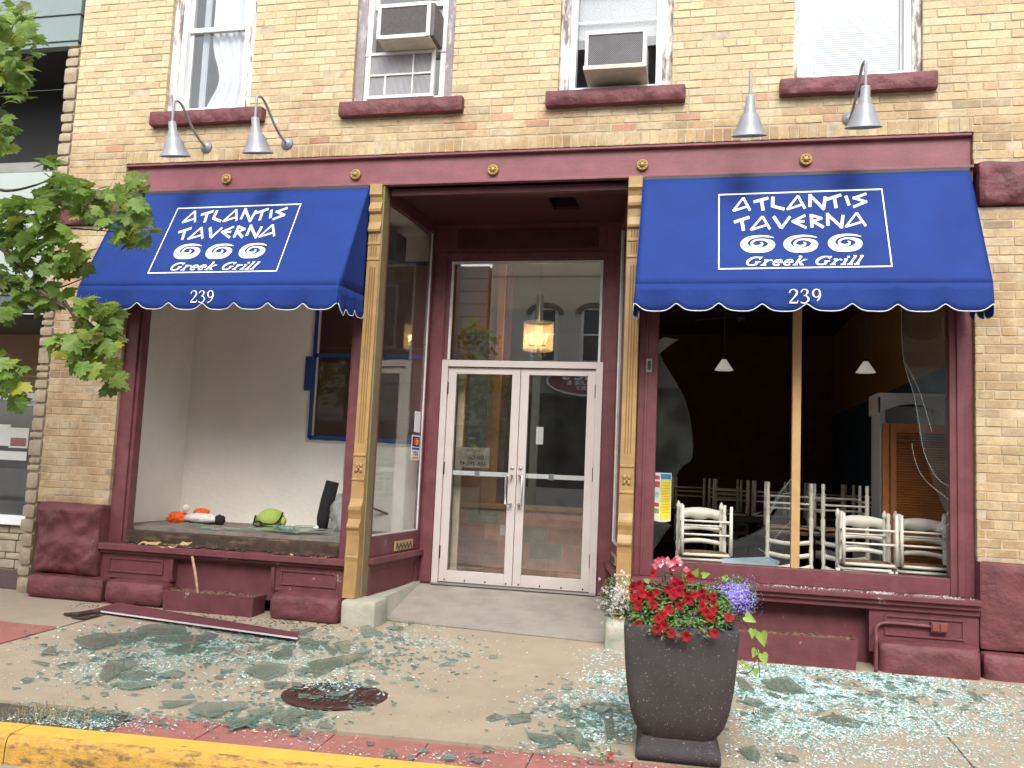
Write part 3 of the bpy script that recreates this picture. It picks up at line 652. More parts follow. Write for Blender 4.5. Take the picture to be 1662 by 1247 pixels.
# bold italic serif line: glyph units x right, y up (x-height 1, cap 1.5), pen widths in the same units
TH, TK = .17, .38
def arc(cx, cy, rx, ry, a0, a1, w0, w1, n=14):
    out = []
    for i in range(n+1):
        a = R(a0+(a1-a0)*i/n); hx = abs(math.cos(a)); out.append((cx+rx*math.cos(a), cy+ry*math.sin(a), w0+(w1-w0)*hx))
    return out
GL = {
 'G': (1.75, [arc(.85, .75, .62, .68, 50, 300, TH, TK+.06), [(1.22, 1.25, TH), (1.36, 1.5, TH), (1.30, 1.02, TH)], [(1.25, .62, TK), (1.25, .12, TK)], [(.98, .66, TH), (1.55, .66, TH)], arc(.85, .75, .62, .68, 300, 325, TH, TH)]),
 'r': (1.05, [[(.32, .95, TK), (.32, .05, TK)], [(.05, .94, TH), (.45, .94, TH)], [(.05, .05, TH), (.62, .05, TH)], [(.45, .62, TH), (.62, .9, .16), (.85, .86, .28), (.88, .76, .26)]]),
 'e': (1.08, [arc(.52, .5, .36, .46, 0, 320, TH, TK-.02), [(.2, .5, TH), (.88, .54, TH)], [(.88, .54, TH), (.84, .7, TH)]]),
 'k': (1.25, [[(.32, 1.5, TK), (.32, .05, TK)], [(.05, 1.5, TH), (.4, 1.5, TH)], [(.05, .05, TH), (.58, .05, TH)], [(.45, .45, TH), (.95, .93, .15)], [(.55, .5, TK), (.95, .08, TK)], [(.75, .05, TH), (1.15, .05, TH)], [(.75, .94, TH), (1.12, .94, TH)]]),
 'i': (.68, [[(.32, .95, TK), (.32, .05, TK)], [(.05, .94, TH), (.4, .94, TH)], [(.05, .05, TH), (.6, .05, TH)], [(.20, 1.32, .30), (.46, 1.32, .30)]]),
 'l': (.68, [[(.32, 1.5, TK), (.32, .05, TK)], [(.05, 1.5, TH), (.4, 1.5, TH)], [(.05, .05, TH), (.6, .05, TH)]]),
}
DG = {'2': [[(.12, 1.05, .16), (.2, 1.3, .12), (.5, 1.42, .12), (.78, 1.25, .22), (.80, .98, .24), (.55, .6, .16), (.12, .12, .10)], [(.1, .09, .18), (.85, .09, .18)], [(.85, .05, .08), (.95, .35, .08)]],
      '3': [[(.12, 1.12, .14), (.3, 1.38, .11), (.6, 1.38, .15), (.74, 1.12, .22), (.55, .84, .12), (.36, .78, .1)], [(.4, .8, .1), (.66, .72, .14), (.84, .42, .24), (.64, .1, .13), (.34, .03, .11), (.1, .14, .16)]],
      '9': [[(.80, 1.0, .24), (.74, 1.28, .16), (.48, 1.41, .10), (.2, 1.22, .20), (.16, .95, .24), (.3, .68, .14), (.52, .62, .10), (.78, .85, .15)], [(.80, 1.05, .24), (.80, .7, .22), (.55, .22, .14), (.15, .02, .09)]]}
def glyphs(txt, x, base, unit, shear, xend=None):
    adv = sum(.75 if c == ' ' else GL[c][0] for c in txt)*unit; k = (xend-x)/adv if xend else 1; x0 = x
    for c in txt:
        if c == ' ': x += .75*unit*k; continue
        for st in GL[c][1]:
            p = catmull([q if len(q) == 3 else (*q, TH) for q in st], 3) if len(st) > 2 else st
            QUADS.extend(stroke([(x+(q[0]+shear*q[1])*unit*k, base(x)-q[1]*unit) for q in p], [q[2]*unit for q in p]))
        x += GL[c][0]*unit*k
bs = lambda x: 735-(x-350)*.0125
glyphs('Greek Grill', 338, bs, 50, .42, 1330)
NQ = len(QUADS)
frame_q = [[(140, 138), (1512, 90)], [(1512, 90), (1598, 740)], [(1598, 740), (138, 763)], [(138, 763), (140, 138)]]
for a, b_ in frame_q:
    l = math.hypot(b_[0]-a[0], b_[1]-a[1]); dx, dy = (b_[0]-a[0])/l*5, (b_[1]-a[1])/l*5; QUADS.extend(stroke([(a[0]-dx, a[1]-dy), (b_[0]+dx, b_[1]+dy)], 11))
LQ = [[awn_local(*p) for p in q] for q in QUADS]
def awning(x0, x1, dx, label, numx):
    A = thing('awning', label, 'awning', ((x0+x1)/2, 0, 3.5), 'blue shop awnings')
    W_ = x1-x0; m = MB()
    def sl(s, t, dn=0):      # point on the slope: s along, t down (metres)
        f = t/SLL; e = min(s-x0, x1-s)
        b = .012*math.sin(math.pi*f)*(1+.5*noise.noise(Vector((s*1.2, t*1.5, dx))))+.004*noise.noise(Vector((s*5, t*4, 3)))
        return Vector((s, YT, ZT))+SLD*t-SLN*b*-0+SLN*(-b*.6+dn)
    ns, ntt = 60, 16
    gr = [[m.vert(sl(x0+W_*i/ns, SLL*j/ntt)) for i in range(ns+1)] for j in range(ntt+1)]
    for j in range(ntt):
        for i in range(ns): m.fi((gr[j][i], gr[j+1][i], gr[j+1][i+1], gr[j][i+1]), 0, None, True)
    # scalloped valance
    nsc = 8; per = W_/nsc; VH = .155
    def drop(q, per_):
        f = (q/per_) % 1.0; a = min(f, 1-f); return VH+.055*(1-math.exp(-(a/.16)**1.6))
    pv = []; n = 200
    def vy(s, k): return YB-.002+.012*k*math.sin(s*7+dx)+.008*k*math.sin(s*19)
    rows = []
    for i in range(n+1):
        s = x0+W_*i/n; d = drop(s-x0, per); pt = sl(s, SLL); rows.append([m.vert((s, vy(s, k/4)-(.01*k/4), pt.z-.0-d*k/4)) for k in range(5)]); pv.append((s, vy(s, 1)-.012, pt.z-d))
    for i in range(n):
        for k in range(4): m.fi((rows[i][k], rows[i][k+1], rows[i+1][k+1], rows[i+1][k]), 0, None, True)
    pp = []
    for sx_, sgn in ((x0, -1), (x1, 1)):         # triangular ends and their valance
        tri = [Vector((sx_, YT, ZT)), sl(sx_, SLL), Vector((sx_, -.01, ZBt+.02)), Vector((sx_, -.01, ZT))]
        a0, b0, c0, d0 = tri; nn = 10; g_ = []
        for j in range(nn+1):
            row = []
            for i in range(nn+1):
                l = a0.lerp(b0, j/nn); r_ = d0.lerp(c0, j/nn); p = l.lerp(r_, i/nn); p.x += -.010*sgn*math.sin(math.pi*i/nn)*math.sin(math.pi*j/nn); row.append(m.vert(p))
            g_.append(row)
        for j in range(nn):
            for i in range(nn): m.fi((g_[j][i], g_[j+1][i], g_[j+1][i+1], g_[j][i+1]), 0, None, True)
        L_ = .55; rr = []; q = []
        for i in range(41):
            t = i/40; y = YB+t*L_; zt = b0.z+(c0.z-b0.z)*t; d = .15+.06*(1-math.exp(-((min((t*3) % 1, 1-(t*3) % 1))/.16)**1.6))+.03*(t > .0)*math.exp(-((t-.25)/.2)**2)
            xx = sx_+sgn*(.006+.012*math.sin(t*16)); rr.append([m.vert((sx_+(xx-sx_)*k/3, y, zt-d*k/3)) for k in range(4)]); q.append((xx, y, zt-d))
        for i in range(40):
            for k in range(3): m.fi((rr[i][k], rr[i][k+1], rr[i+1][k+1], rr[i+1][k]), 0, None, True)
        pp.append(q)
    can = m.build('canvas', blue, A)
    so_ = can.modifiers.new('thick', 'SOLIDIFY'); so_.thickness = .0025; so_.offset = 0
    m = MB(); m.tube(pv, .0042, 5); 
    for q in pp: m.tube(q, .0042, 5)
    m.build('piping', pipe, A)
    m = MB(); m.box(x0, x1, -.052, -.005, ZT+.002, ZT+.03); m.build('head_rail', dark, A)
    m = MB(); m.tube([(x0+.02, YB+.02, ZBt-.01), (x1-.02, YB+.02, ZBt-.01)], .012, 8)
    for xx in (x0+.02, (x0+x1)/2, x1-.02): m.tube([(xx, -.03, ZBt), (xx, YB+.02, ZBt-.01)], .010, 8); m.tube([(xx, -.04, ZT-.05), (xx, YB+.02, ZBt-.01)], .010, 8)
    m.build('frame', steel, A)
    m = MB()
    for q in LQ:
        pts = [sl(s+dx, t, .004) for s, t in q]; m.face(pts)
    m.build('lettering', lett, A)
    m = MB(); U = .074
    for k, c in enumerate('239'):
        for st in DG[c]:
            p = catmull(st, 5) if len(st) > 2 else st
            for q in stroke([(numx+(k-1.5)*1.08*U+a_*U, b__*U) for a_, b__, w_ in p], [w_*U*.8 for a_, b__, w_ in p]):
                m.face([(a_, vy(a_, .35)-.012, ZBt-.152+b__) for a_, b__ in q])
    m.build('street_number', lett, A)
    return A
awning(1.890, 4.378, 0, 'blue awning over the right window with white lettering in an upright frame', at(1307, 476, -.56).x)
pL = at(294, 334, -.12); pR_ = at(1166, 316, -.12)
def slope_x(u, v):
    d = ray(u, v); o = Vector((CX, CY, CZ)); t = (Vector((0, YT, ZT))-o).dot(SLN)/d.dot(SLN); return (o+d*t).x
DXL = (slope_x(294, 334)+slope_x(489, 332)+slope_x(446, 441)+slope_x(241, 440))/4-(slope_x(1166, 316)+slope_x(1432, 307)+slope_x(1449, 432)+slope_x(1166, 438))/4
awning(-3.0, -.535, DXL, 'blue awning over the left window, its left end behind maple leaves', at(330, 476, -.56).x)

# ================================================================ GOOSENECK LAMPS
def lamp(x, yaw_x, label, dz=0):
    def tilt(mb_, an=R(17)):          # the shades lean to throw their light back on the awning
        pz = z0+.03
        mb_.v = [(x_, -.50+(y_+.50)*math.cos(an)-(z_-pz)*math.sin(an), pz+(y_+.50)*math.sin(an)+(z_-pz)*math.cos(an)) for x_, y_, z_ in mb_.v]
    T = thing('gooseneck_lamp', label, 'wall lamp', (x, 0, 4.04+dz), 'gooseneck lamps above the awnings')
    z0 = 4.04+dz; sx_ = x+yaw_x
    MB().lathe([(0, -.03), (.03, -.03), (.034, -.022), (.055, -.014), (.058, -.001)], (x, 0, z0), 'y', 20).build('wall_plate', galv, T)
    P = catmull([(x, -.02, z0), (x+.1*yaw_x, -.10, z0+.02), (x+.35*yaw_x, -.22, z0+.09), (x+.6*yaw_x, -.33, z0+.19), (x+.8*yaw_x, -.42, z0+.25), (sx_, -.49, z0+.235), (sx_, -.502, z0+.16), (sx_, -.50, z0+.01)], 6)
    MB().tube(P, .0115, 10).build('arm', galv, T)
    sh = MB().lathe([(0, .125), (.026, .125), (.034, .115), (.036, .045), (.045, .036), (.047, -.002), (.062, -.02), (.074, -.045), (.088, -.085), (.102, -.125), (.128, -.172), (.134, -.18), (.128, -.178), (.098, -.125), (.08, -.085), (.06, -.04), (0, -.03)], (sx_, -.50, z0-.09+.01), 'z', 32); tilt(sh); sh = sh.build('shade', galv, T)
    bb = MB().blob((sx_, -.50, z0-.17), (.03, .03, .05), nu=12, nv=8); tilt(bb); bb.build('bulb', mat('lamp_bulb', (.8, .8, .78), .2), sh)
lamp(-2.217, -.03, 'grey gooseneck lamp, leftmost above the left awning'); lamp(-1.388, -.05, 'grey gooseneck lamp second from the left, over the right half of the left awning')
lamp(2.732, -.015, 'grey gooseneck lamp above the frame of lettering on the right awning', -.02); lamp(3.515, .03, 'grey gooseneck lamp in front of the rightmost window sill', .01)

# ================================================================ AIR CONDITIONERS
beige = mat('yellowed_beige_metal', (.60, .55, .42), .5, .1, 12, .1, 60, col2=(.28, .16, .08), mask=(9, .66, .74)); offw = mat('offwhite_metal', (.70, .69, .66), .45, .06, 12)
cond = mat('condenser_grey', (.10, .095, .095), .6, .2, 40)
a = thing('air_conditioner', 'grey faced window air conditioner above the ribbed vent panel in second window', 'air conditioner', (-.22, 0, 4.85))
m = MB(); m.box(-.475, .045, -.2, .25, 4.885, 5.19); m.build('case', cond, a, .006)
m = MB(); m.box(-.485, .01, -.215, -.2, 5.165, 5.20); m.box(-.485, -.45, -.215, -.2, 4.88, 5.165); m.box(-.025, .01, -.215, -.2, 4.88, 5.165); m.box(-.45, -.025, -.215, -.2, 4.875, 4.91); m.box(-.475, .01, -.2, .2, 4.868, 4.884, 1)
fb = m.build('face_frame', [offw, beige], a, .003)
m = MB(); z = 4.915
while z < 5.16: m.box(-.448, -.027, -.207, -.202, z, z+.004); z += .0085
m.build('grille', mat('grille_grey', (.16, .15, .15), .5, .2, 60, col2=(.5, .5, .48), mask=(14, .72, .74)), a)
a = thing('vent_panel', 'white framed ribbed plastic panel of four lights below the upper air conditioner', 'window panel', (-.3, .03, 4.44))
m = MB()
for q in ((-.635, .0, 4.835, 4.862), (-.635, .0, 4.425, 4.455), (-.635, -.61, 4.455, 4.835), (-.03, .0, 4.455, 4.835), (-.21, -.195, 4.455, 4.835), (-.61, -.21, 4.638, 4.655), (-.195, -.03, 4.638, 4.655), (-.47, -.455, 4.455, 4.638)): m.box(q[0], q[1], -.005, .03, q[2], q[3])
m.build('frame', offw, a, .002)
m = MB(); x = -.606
while x < -.034:
    if not -.212 < x < -.194: m.box(x, x+.006, .008, .016, 4.456, 4.834, 0)
    x += .0115
m.build('ribs', mat('ribbed_plastic', (.42, .42, .44), .4, .1), a)
m = MB(); m.box(-.61, -.21, .018, .024, 4.456, 4.834, 0); m.box(-.195, -.03, .018, .024, 4.456, 4.834, 1); m.build('plastic_sheet', [mat('milky_plastic', (.30, .30, .33), .4, .2, 4), mat('dark_void_plastic', (.03, .03, .035), .4)], a)
a = thing('air_conditioner', 'white window air conditioner with diamond mesh grille and beige drip pan', 'air conditioner', (1.64, 0, 4.5))
m = MB(); m.box(1.40, 1.885, -.18, .25, 4.50, 4.81); m.build('case', offw, a, .006)
m = MB(); m.box(1.385, 1.895, -.2, -.18, 4.795, 4.825); m.box(1.385, 1.41, -.2, -.18, 4.52, 4.795); m.box(1.865, 1.895, -.2, -.18, 4.52, 4.795); m.build('face_frame', white_p, a, .003)
MB().box(1.41, 1.865, -.183, -.1805, 4.52, 4.795).build('coil', mat('coil_dark', (.06, .06, .065), .5), a)
m = MB(); k = 1.41-.28
while k < 1.865:
    for s_ in (1, -1):
        x0_, z0_ = (k, 4.52) if s_ > 0 else (k, 4.795); x1_, z1_ = k+.275, 4.795 if s_ > 0 else 4.52
        if x0_ < 1.41: f = (1.41-x0_)/.275; z0_ = z0_+(z1_-z0_)*f; x0_ = 1.41
        if x1_ > 1.865: f = (1.865-x0_)/(x1_-x0_); z1_ = z0_+(z1_-z0_)*f; x1_ = 1.865
        if x1_ > x0_: m.tube([(x0_, -.187, z0_), (x1_, -.187, z1_)], .0022, 4, cap=False, smooth=False)
    k += .0165
m.build('mesh_grille', mat('mesh_grey', (.34, .34, .35), .4), a)
m = MB(); m.box(1.375, 1.90, -.205, .14, 4.485, 4.50); m.box(1.375, 1.90, -.21, -.2, 4.485, 4.522); m.build('drip_pan', beige, a, .003)

# ================================================================ DISPLAY BAY (left) AND RESTAURANT ROOM
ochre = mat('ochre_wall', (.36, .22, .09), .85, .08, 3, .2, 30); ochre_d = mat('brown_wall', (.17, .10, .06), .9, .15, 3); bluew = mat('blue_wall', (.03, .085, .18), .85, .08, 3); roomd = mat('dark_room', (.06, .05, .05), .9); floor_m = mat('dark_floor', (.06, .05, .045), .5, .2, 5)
I = thing('shop_interior', 'interior behind the shopfront: cream display bay, ochre walls and dark dining room', 'interior', (0, 3, -.05))
m = MB(); m.box(-3.10, -3.0, .16, 1.25, .2, 3.6); m.box(-3.10, -1.56, 1.25, 1.33, .2, 3.6); m.box(-1.56, -.33, 1.25, 1.33, .2, 1.365); m.box(-1.56, -.33, 1.25, 1.33, 3.22, 3.6)
m.box(-3.0, -.4, .16, 1.25, 3.50, 3.56)
m.build('display_wall', plaster, I)
m = MB(); m.box(-3.0, -.42, .17, .4, .40, .455); m.box(-3.0, -.36, .4, 1.25, .40, .455); m.build('display_floor', mat('grey_plank', (.22, .19, .16), .8, .15, 8, .4, 40, col2=(.12, .10, .08), mask=(5, .5, .7)), I)
m = MB(); m.box(-1.61, -.36, 1.235, 1.25, 1.325, 1.365); m.box(-1.61, -1.575, 1.235, 1.25, 1.365, 3.25); m.build('opening_trim', mat('cream_trim', (.60, .56, .50), .6), I)
m = MB()
def tape(pts): 
    for a_, b_ in zip(pts, pts[1:]):
        (x0_, z0_), (x1_, z1_) = a_, b_; n_ = 12
        wv = .022
        for k in range(n_):
            t0, t1 = k/n_, (k+1)/n_; xa, za, xb, zb = x0_+(x1_-x0_)*t0, z0_+(z1_-z0_)*t0, x0_+(x1_-x0_)*t1, z0_+(z1_-z0_)*t1
            w0 = wv*(1+.25*noise.noise(Vector((xa*9, za*9, 1)))); w1 = wv*(1+.25*noise.noise(Vector((xb*9, zb*9, 1))))
            if abs(x1_-x0_) > abs(z1_-z0_): m.hexa([(xa, 1.226, za-w0), (xb, 1.226, zb-w1), (xb, 1.233, zb-w1), (xa, 1.233, za-w0), (xa, 1.226, za+w0), (xb, 1.226, zb+w1), (xb, 1.233, zb+w1), (xa, 1.233, za+w0)])
            else: m.hexa([(xa-w0, 1.226, za), (xa+w0, 1.226, za), (xa+w0, 1.233, za), (xa-w0, 1.233, za), (xb-w1, 1.226, zb), (xb+w1, 1.226, zb), (xb+w1, 1.233, zb), (xb-w1, 1.233, zb)])
tape([(-1.562, 1.37), (-1.562, 3.22)]); tape([(-1.56, 2.233), (-.36, 2.233)]); tape([(-1.57, 1.372), (-.36, 1.366)]); tape([(-1.56, 3.20), (-.36, 3.20)]); m.box(-1.66, -1.585, 1.2275, 1.2335, 1.86, 2.22)
m.build('masking_tape', bluetape, I)
MB().box(-1.54, -.36, 1.27, 1.276, 1.39, 3.2).build('inner_pane', glass, I)
m = MB(); m.box(-1.05, -.55, .75, 1.05, 3.12, 3.42); tag(m.build('box_light', dark, I, .01), 'dark box light hung inside the display bay')
# dining room shell
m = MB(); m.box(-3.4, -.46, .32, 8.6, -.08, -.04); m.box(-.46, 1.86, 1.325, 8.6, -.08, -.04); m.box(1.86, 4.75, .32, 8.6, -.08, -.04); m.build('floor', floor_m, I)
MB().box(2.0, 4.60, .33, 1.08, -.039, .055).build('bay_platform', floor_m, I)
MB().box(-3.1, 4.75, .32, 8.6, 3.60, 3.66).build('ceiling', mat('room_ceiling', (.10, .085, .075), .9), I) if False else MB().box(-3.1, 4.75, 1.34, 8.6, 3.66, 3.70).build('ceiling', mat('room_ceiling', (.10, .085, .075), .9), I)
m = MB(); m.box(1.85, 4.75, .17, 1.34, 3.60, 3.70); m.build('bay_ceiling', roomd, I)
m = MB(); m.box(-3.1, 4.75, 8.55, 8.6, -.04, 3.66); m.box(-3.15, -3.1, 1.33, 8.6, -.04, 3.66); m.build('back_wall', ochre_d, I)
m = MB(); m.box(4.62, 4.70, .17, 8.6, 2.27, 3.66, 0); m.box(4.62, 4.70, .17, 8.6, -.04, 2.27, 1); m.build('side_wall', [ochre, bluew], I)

# entrance: ochre wall with trim, counter with stone tiles and wood cap
m = MB(); m.box(-.42, .02, 2.75, 2.85, -.04, 3.66, 0); m.box(-3.1, -.425, 2.78, 2.86, -.04, 3.66, 0); m.box(.02, .10, 2.72, 2.86, -.04, 3.66, 2); m.box(.10, .17, 2.78, 2.86, -.04, 3.66, 3)
m.build('entry_wall', [mat('orange_wall', (.36, .17, .07), .8, .08, 3), plaster, mat('honey_trim', (.40, .19, .05), .5, .1, 8), maroon_d], I)
MB().box(-.28, -.05, 2.735, 2.749, 1.15, 2.75).build('grey_panel', mat('blue_grey_panel', (.16, .19, .20), .5), I)
m = MB(); tcol = [(.55, .28, .19), (.58, .30, .20), (.50, .25, .18), (.30, .28, .19), (.56, .28, .20)]
z = -.04; k = 0
for rr_ in range(4):
    x = -.35-.2*(rr_ % 2)
    while x < 1.9:
        c = tcol[(k*7+rr_*3) % 5]; v = .85+.3*rnd.random(); xa, xb = max(x+.004, -.34), min(x+.36, 1.9)
        if xb > xa: m.box(xa, xb, 2.60, 2.62, z+.004, z+.176, 0, (c[0]*v, c[1]*v, c[2]*v))
        x += .364; k += 1
    z += .18
m.build('stone_tiles', mat('slate_tile', (1, 1, 1), .6, .2, 9, .2, 30, attr='Col'), I)
MB().box(-.34, 1.9, 2.605, 2.75, -.04, .675).build('counter_core', mat('tile_grout', (.50, .40, .27), .8), I)
MB().box(-.34, 1.92, 2.56, 2.80, .678, .735).build('counter_cap', mat('honey_trim', (.4, .2, .05)), I, .006)
m = MB(); m.box(.20, .255, 2.592, 2.599, .38, .50); m.build('wall_socket', white_p, I)
o = MB().box(-.045, .025, 1.45, 1.49, -.035, 2.12).build('timber_stud', pine, bevel=.003, loc=(-.01, 1.47, -.03)); tag(o, 'pale bare timber stud standing just inside the left door leaf', 'timber stud')
# hanging lantern with warm bulbs
o = thing('hanging_lantern', 'lit frosted glass hanging lantern with iron scroll seen through the transom', 'ceiling light', (.56, 2.55, 3.0))
warm = mat('warm_bulb', (1, .6, .25), .5, emit=((1, .55, .2), 5))
m = MB(); m.lathe([(.17, -.16), (.175, -.15), (.175, .16), (.17, .165), (.167, .16), (.167, -.15)], (.56, 2.55, 2.66), 'z', 28); m.build('glass_shade', glassmat('lantern_glass', (.92, .90, .84), 1.5, .1, .22, (.72, .68, .60)), o)
for q in (-.08, .1): 
    MB().blob((.56+q, 2.5, 2.66), (.014, .014, .03), nu=8, nv=6).build('bulb', warm, o); MB().tube([(.56+q, 2.5, 2.55), (.56+q, 2.5, 2.63)], .012, 8).build('candle', mat('candle_cream', (.6, .55, .4)), o)
m = MB(); m.tube([(.56, 2.55, 2.84), (.56, 2.55, 3.66)], .008, 6); m.tube([(.385, 2.55, 2.83), (.735, 2.55, 2.83)], .006, 6); m.tube([(.46, 2.5, 2.55), (.66, 2.5, 2.55)], .008, 6); m.tube([(.56, 2.55, 2.44), (.56, 2.55, 2.55)], .012, 6)
for s_ in (-1, 1): m.tube(catmull([(.56, 2.55, 2.45), (.56+.06*s_, 2.55, 2.42), (.56+.09*s_, 2.55, 2.46), (.56+.05*s_, 2.55, 2.48)], 5), .006, 5)
m.build('iron_frame', dark, o)
pl_ = bpy.data.lights.new('lantern_light', 'POINT'); pl_.energy = 12; pl_.color = (1, .62, .3); pl_.shadow_soft_size = .08; po_ = bpy.data.objects.new('lantern_light', pl_); COL.objects.link(po_); po_.parent = o; po_.location = (.0, -.05, -.36)
# mirrored paper sign and small notices taped inside the door glass
o = thing('taped_sign', 'grey paper sign with reversed black lettering taped inside the left door leaf', 'sign', (.2, 1.30, 1.2))
MB().box(.02, .37, 1.236, 1.2385, 1.135, 1.335).build('sheet', glassmat('thin_paper', (.55, .5, .42), 1.1, .5, .42, (.50, .47, .40)), o)
m = MB(); text_mesh(m, '608-395-49', (.20, 1.2345, 1.155), (1, 0, 0), (0, 0, 1), .058, .0008, align='CENTER', bold=.0008, mirror=True); text_mesh(m, 'Bill Co', (.235, 1.2345, 1.215), (1, 0, 0), (0, 0, 1), .058, .0008, align='CENTER', bold=.0008, mirror=True); text_mesh(m, 'REALTOR', (.2, 1.2345, 1.29), (1, 0, 0), (0, 0, 1), .036, .0008, mirror=True); m.build('lettering', blk, o)
o = MB().box(.83, .90, 1.2305, 1.233, 1.39, 1.56).build('paper_notice', paper, loc=(.86, 1.232, 1.4)); tag(o, 'small white paper notice inside the right door leaf', 'notice')
o = MB().box(-.29, -.245, 1.0, 1.14, 1.47, 1.66); 
def sidept(y, z, t): return Vector((splay(-1, y)+t, y, z))
m = MB(); q = [sidept(.90, 1.455, .004), sidept(1.03, 1.455, .004), sidept(1.03, 1.66, .004), sidept(.90, 1.66, .004)]; m.prism(q, (.003, 0, 0)); tag(m.build('card_reader_box', white_p, loc=sidept(.96, 1.5, 0)), 'blank white plastic holder on the left entry side glass', 'holder')
o = thing('card_sticker', 'payment card sticker with overlapping red and orange discs on entry side glass', 'sticker', sidept(1.0, 1.3, 0))
def sp_box(m, y0, y1, z0, z1, t0, t1, mi=0): m.hexa([sidept(y0, z0, t0), sidept(y1, z0, t0), sidept(y1, z0, t1), sidept(y0, z0, t1), sidept(y0, z1, t0), sidept(y1, z1, t0), sidept(y1, z1, t1), sidept(y0, z1, t1)], mi)
m = MB(); sp_box(m, .86, 1.06, 1.185, 1.425, .002, .004); m.build('sheet', white_p, o)
m = MB(); sp_box(m, .875, 1.045, 1.315, 1.412, .0042, .005, 0); sp_box(m, .875, 1.045, 1.285, 1.305, .0042, .005, 1); sp_box(m, .875, 1.045, 1.195, 1.215, .0042, .005, 2); m.build('bands', [mat('card_navy', (.01, .02, .12)), mat('card_blue', (.02, .05, .3)), mat('card_gold', (.75, .35, .05))], o)
m = MB()
for k, (yy, mi) in enumerate(((.935, 0), (.985, 1))):
    c_ = []
    for i in range(20): a_ = 2*math.pi*i/20; c_.append(sidept(yy+.036*math.cos(a_), 1.363+.036*math.sin(a_), .0055+.0004*k))
    m.face(c_, mi)
m.build('discs', [mat('card_red', (.7, .03, .02)), mat('card_orange', (.85, .35, .02))], o)
m = MB(); text_mesh(m, 'VISA', sidept(.96, 1.228, .005), (.09, 1, 0), (0, 0, 1), .06, .001, bold=.001, mi=0); m.build('lettering', mat('card_blue', (0, 0, 0)), o)

# pendants in the dining room
for k, (x, lb) in enumerate(((2.635, 'white cone pendant lamp left of the tan mullion'), (4.082, 'white cone pendant lamp right of the tan mullion'))):
    o = thing('pendant_lamp', lb, 'pendant lamp', (x, 2.5, 2.45), 'white cone pendants')
    MB().lathe([(.022, .115), (.10, -.005), (.094, -.005), (.018, .11)], (x, 2.5, 2.31), 'z', 24).build('shade', mat('opal_shade', (.70, .68, .62), .4, emit=((1, .93, .8), .12)), o)
    m = MB(); m.tube([(x, 2.5, 2.44), (x, 2.5, 3.6)], .004, 5); m.lathe([(.026, 0), (.02, .04), (0, .045)], (x, 2.5, 2.41), 'z', 12); m.build('cord', dark, o)
o = thing('ceiling_fan', 'dark ceiling fan in the dim dining room', 'ceiling fan', (2.9, 4.2, 3.2))
MB().lathe([(0, -.08), (.07, -.06), (.09, 0), (.06, .06), (.02, .08), (.02, .45)], (2.9, 4.2, 3.2), 'z', 16).build('motor', dark, o)
for k in range(5):
    a_ = k*2*math.pi/5+.3; c, s = math.cos(a_), math.sin(a_)
    MB().hexa([(2.9+c*.1-s*.04, 4.2+s*.1+c*.04, 3.19), (2.9+c*.1+s*.04, 4.2+s*.1-c*.04, 3.2), (2.9+c*.6+s*.06, 4.2+s*.6-c*.06, 3.2), (2.9+c*.6-s*.06, 4.2+s*.6+c*.06, 3.18), (2.9+c*.1-s*.04, 4.2+s*.1+c*.04, 3.2), (2.9+c*.1+s*.04, 4.2+s*.1-c*.04, 3.21), (2.9+c*.6+s*.06, 4.2+s*.6-c*.06, 3.21), (2.9+c*.6-s*.06, 4.2+s*.6+c*.06, 3.19)]).build('blade', dark, o)

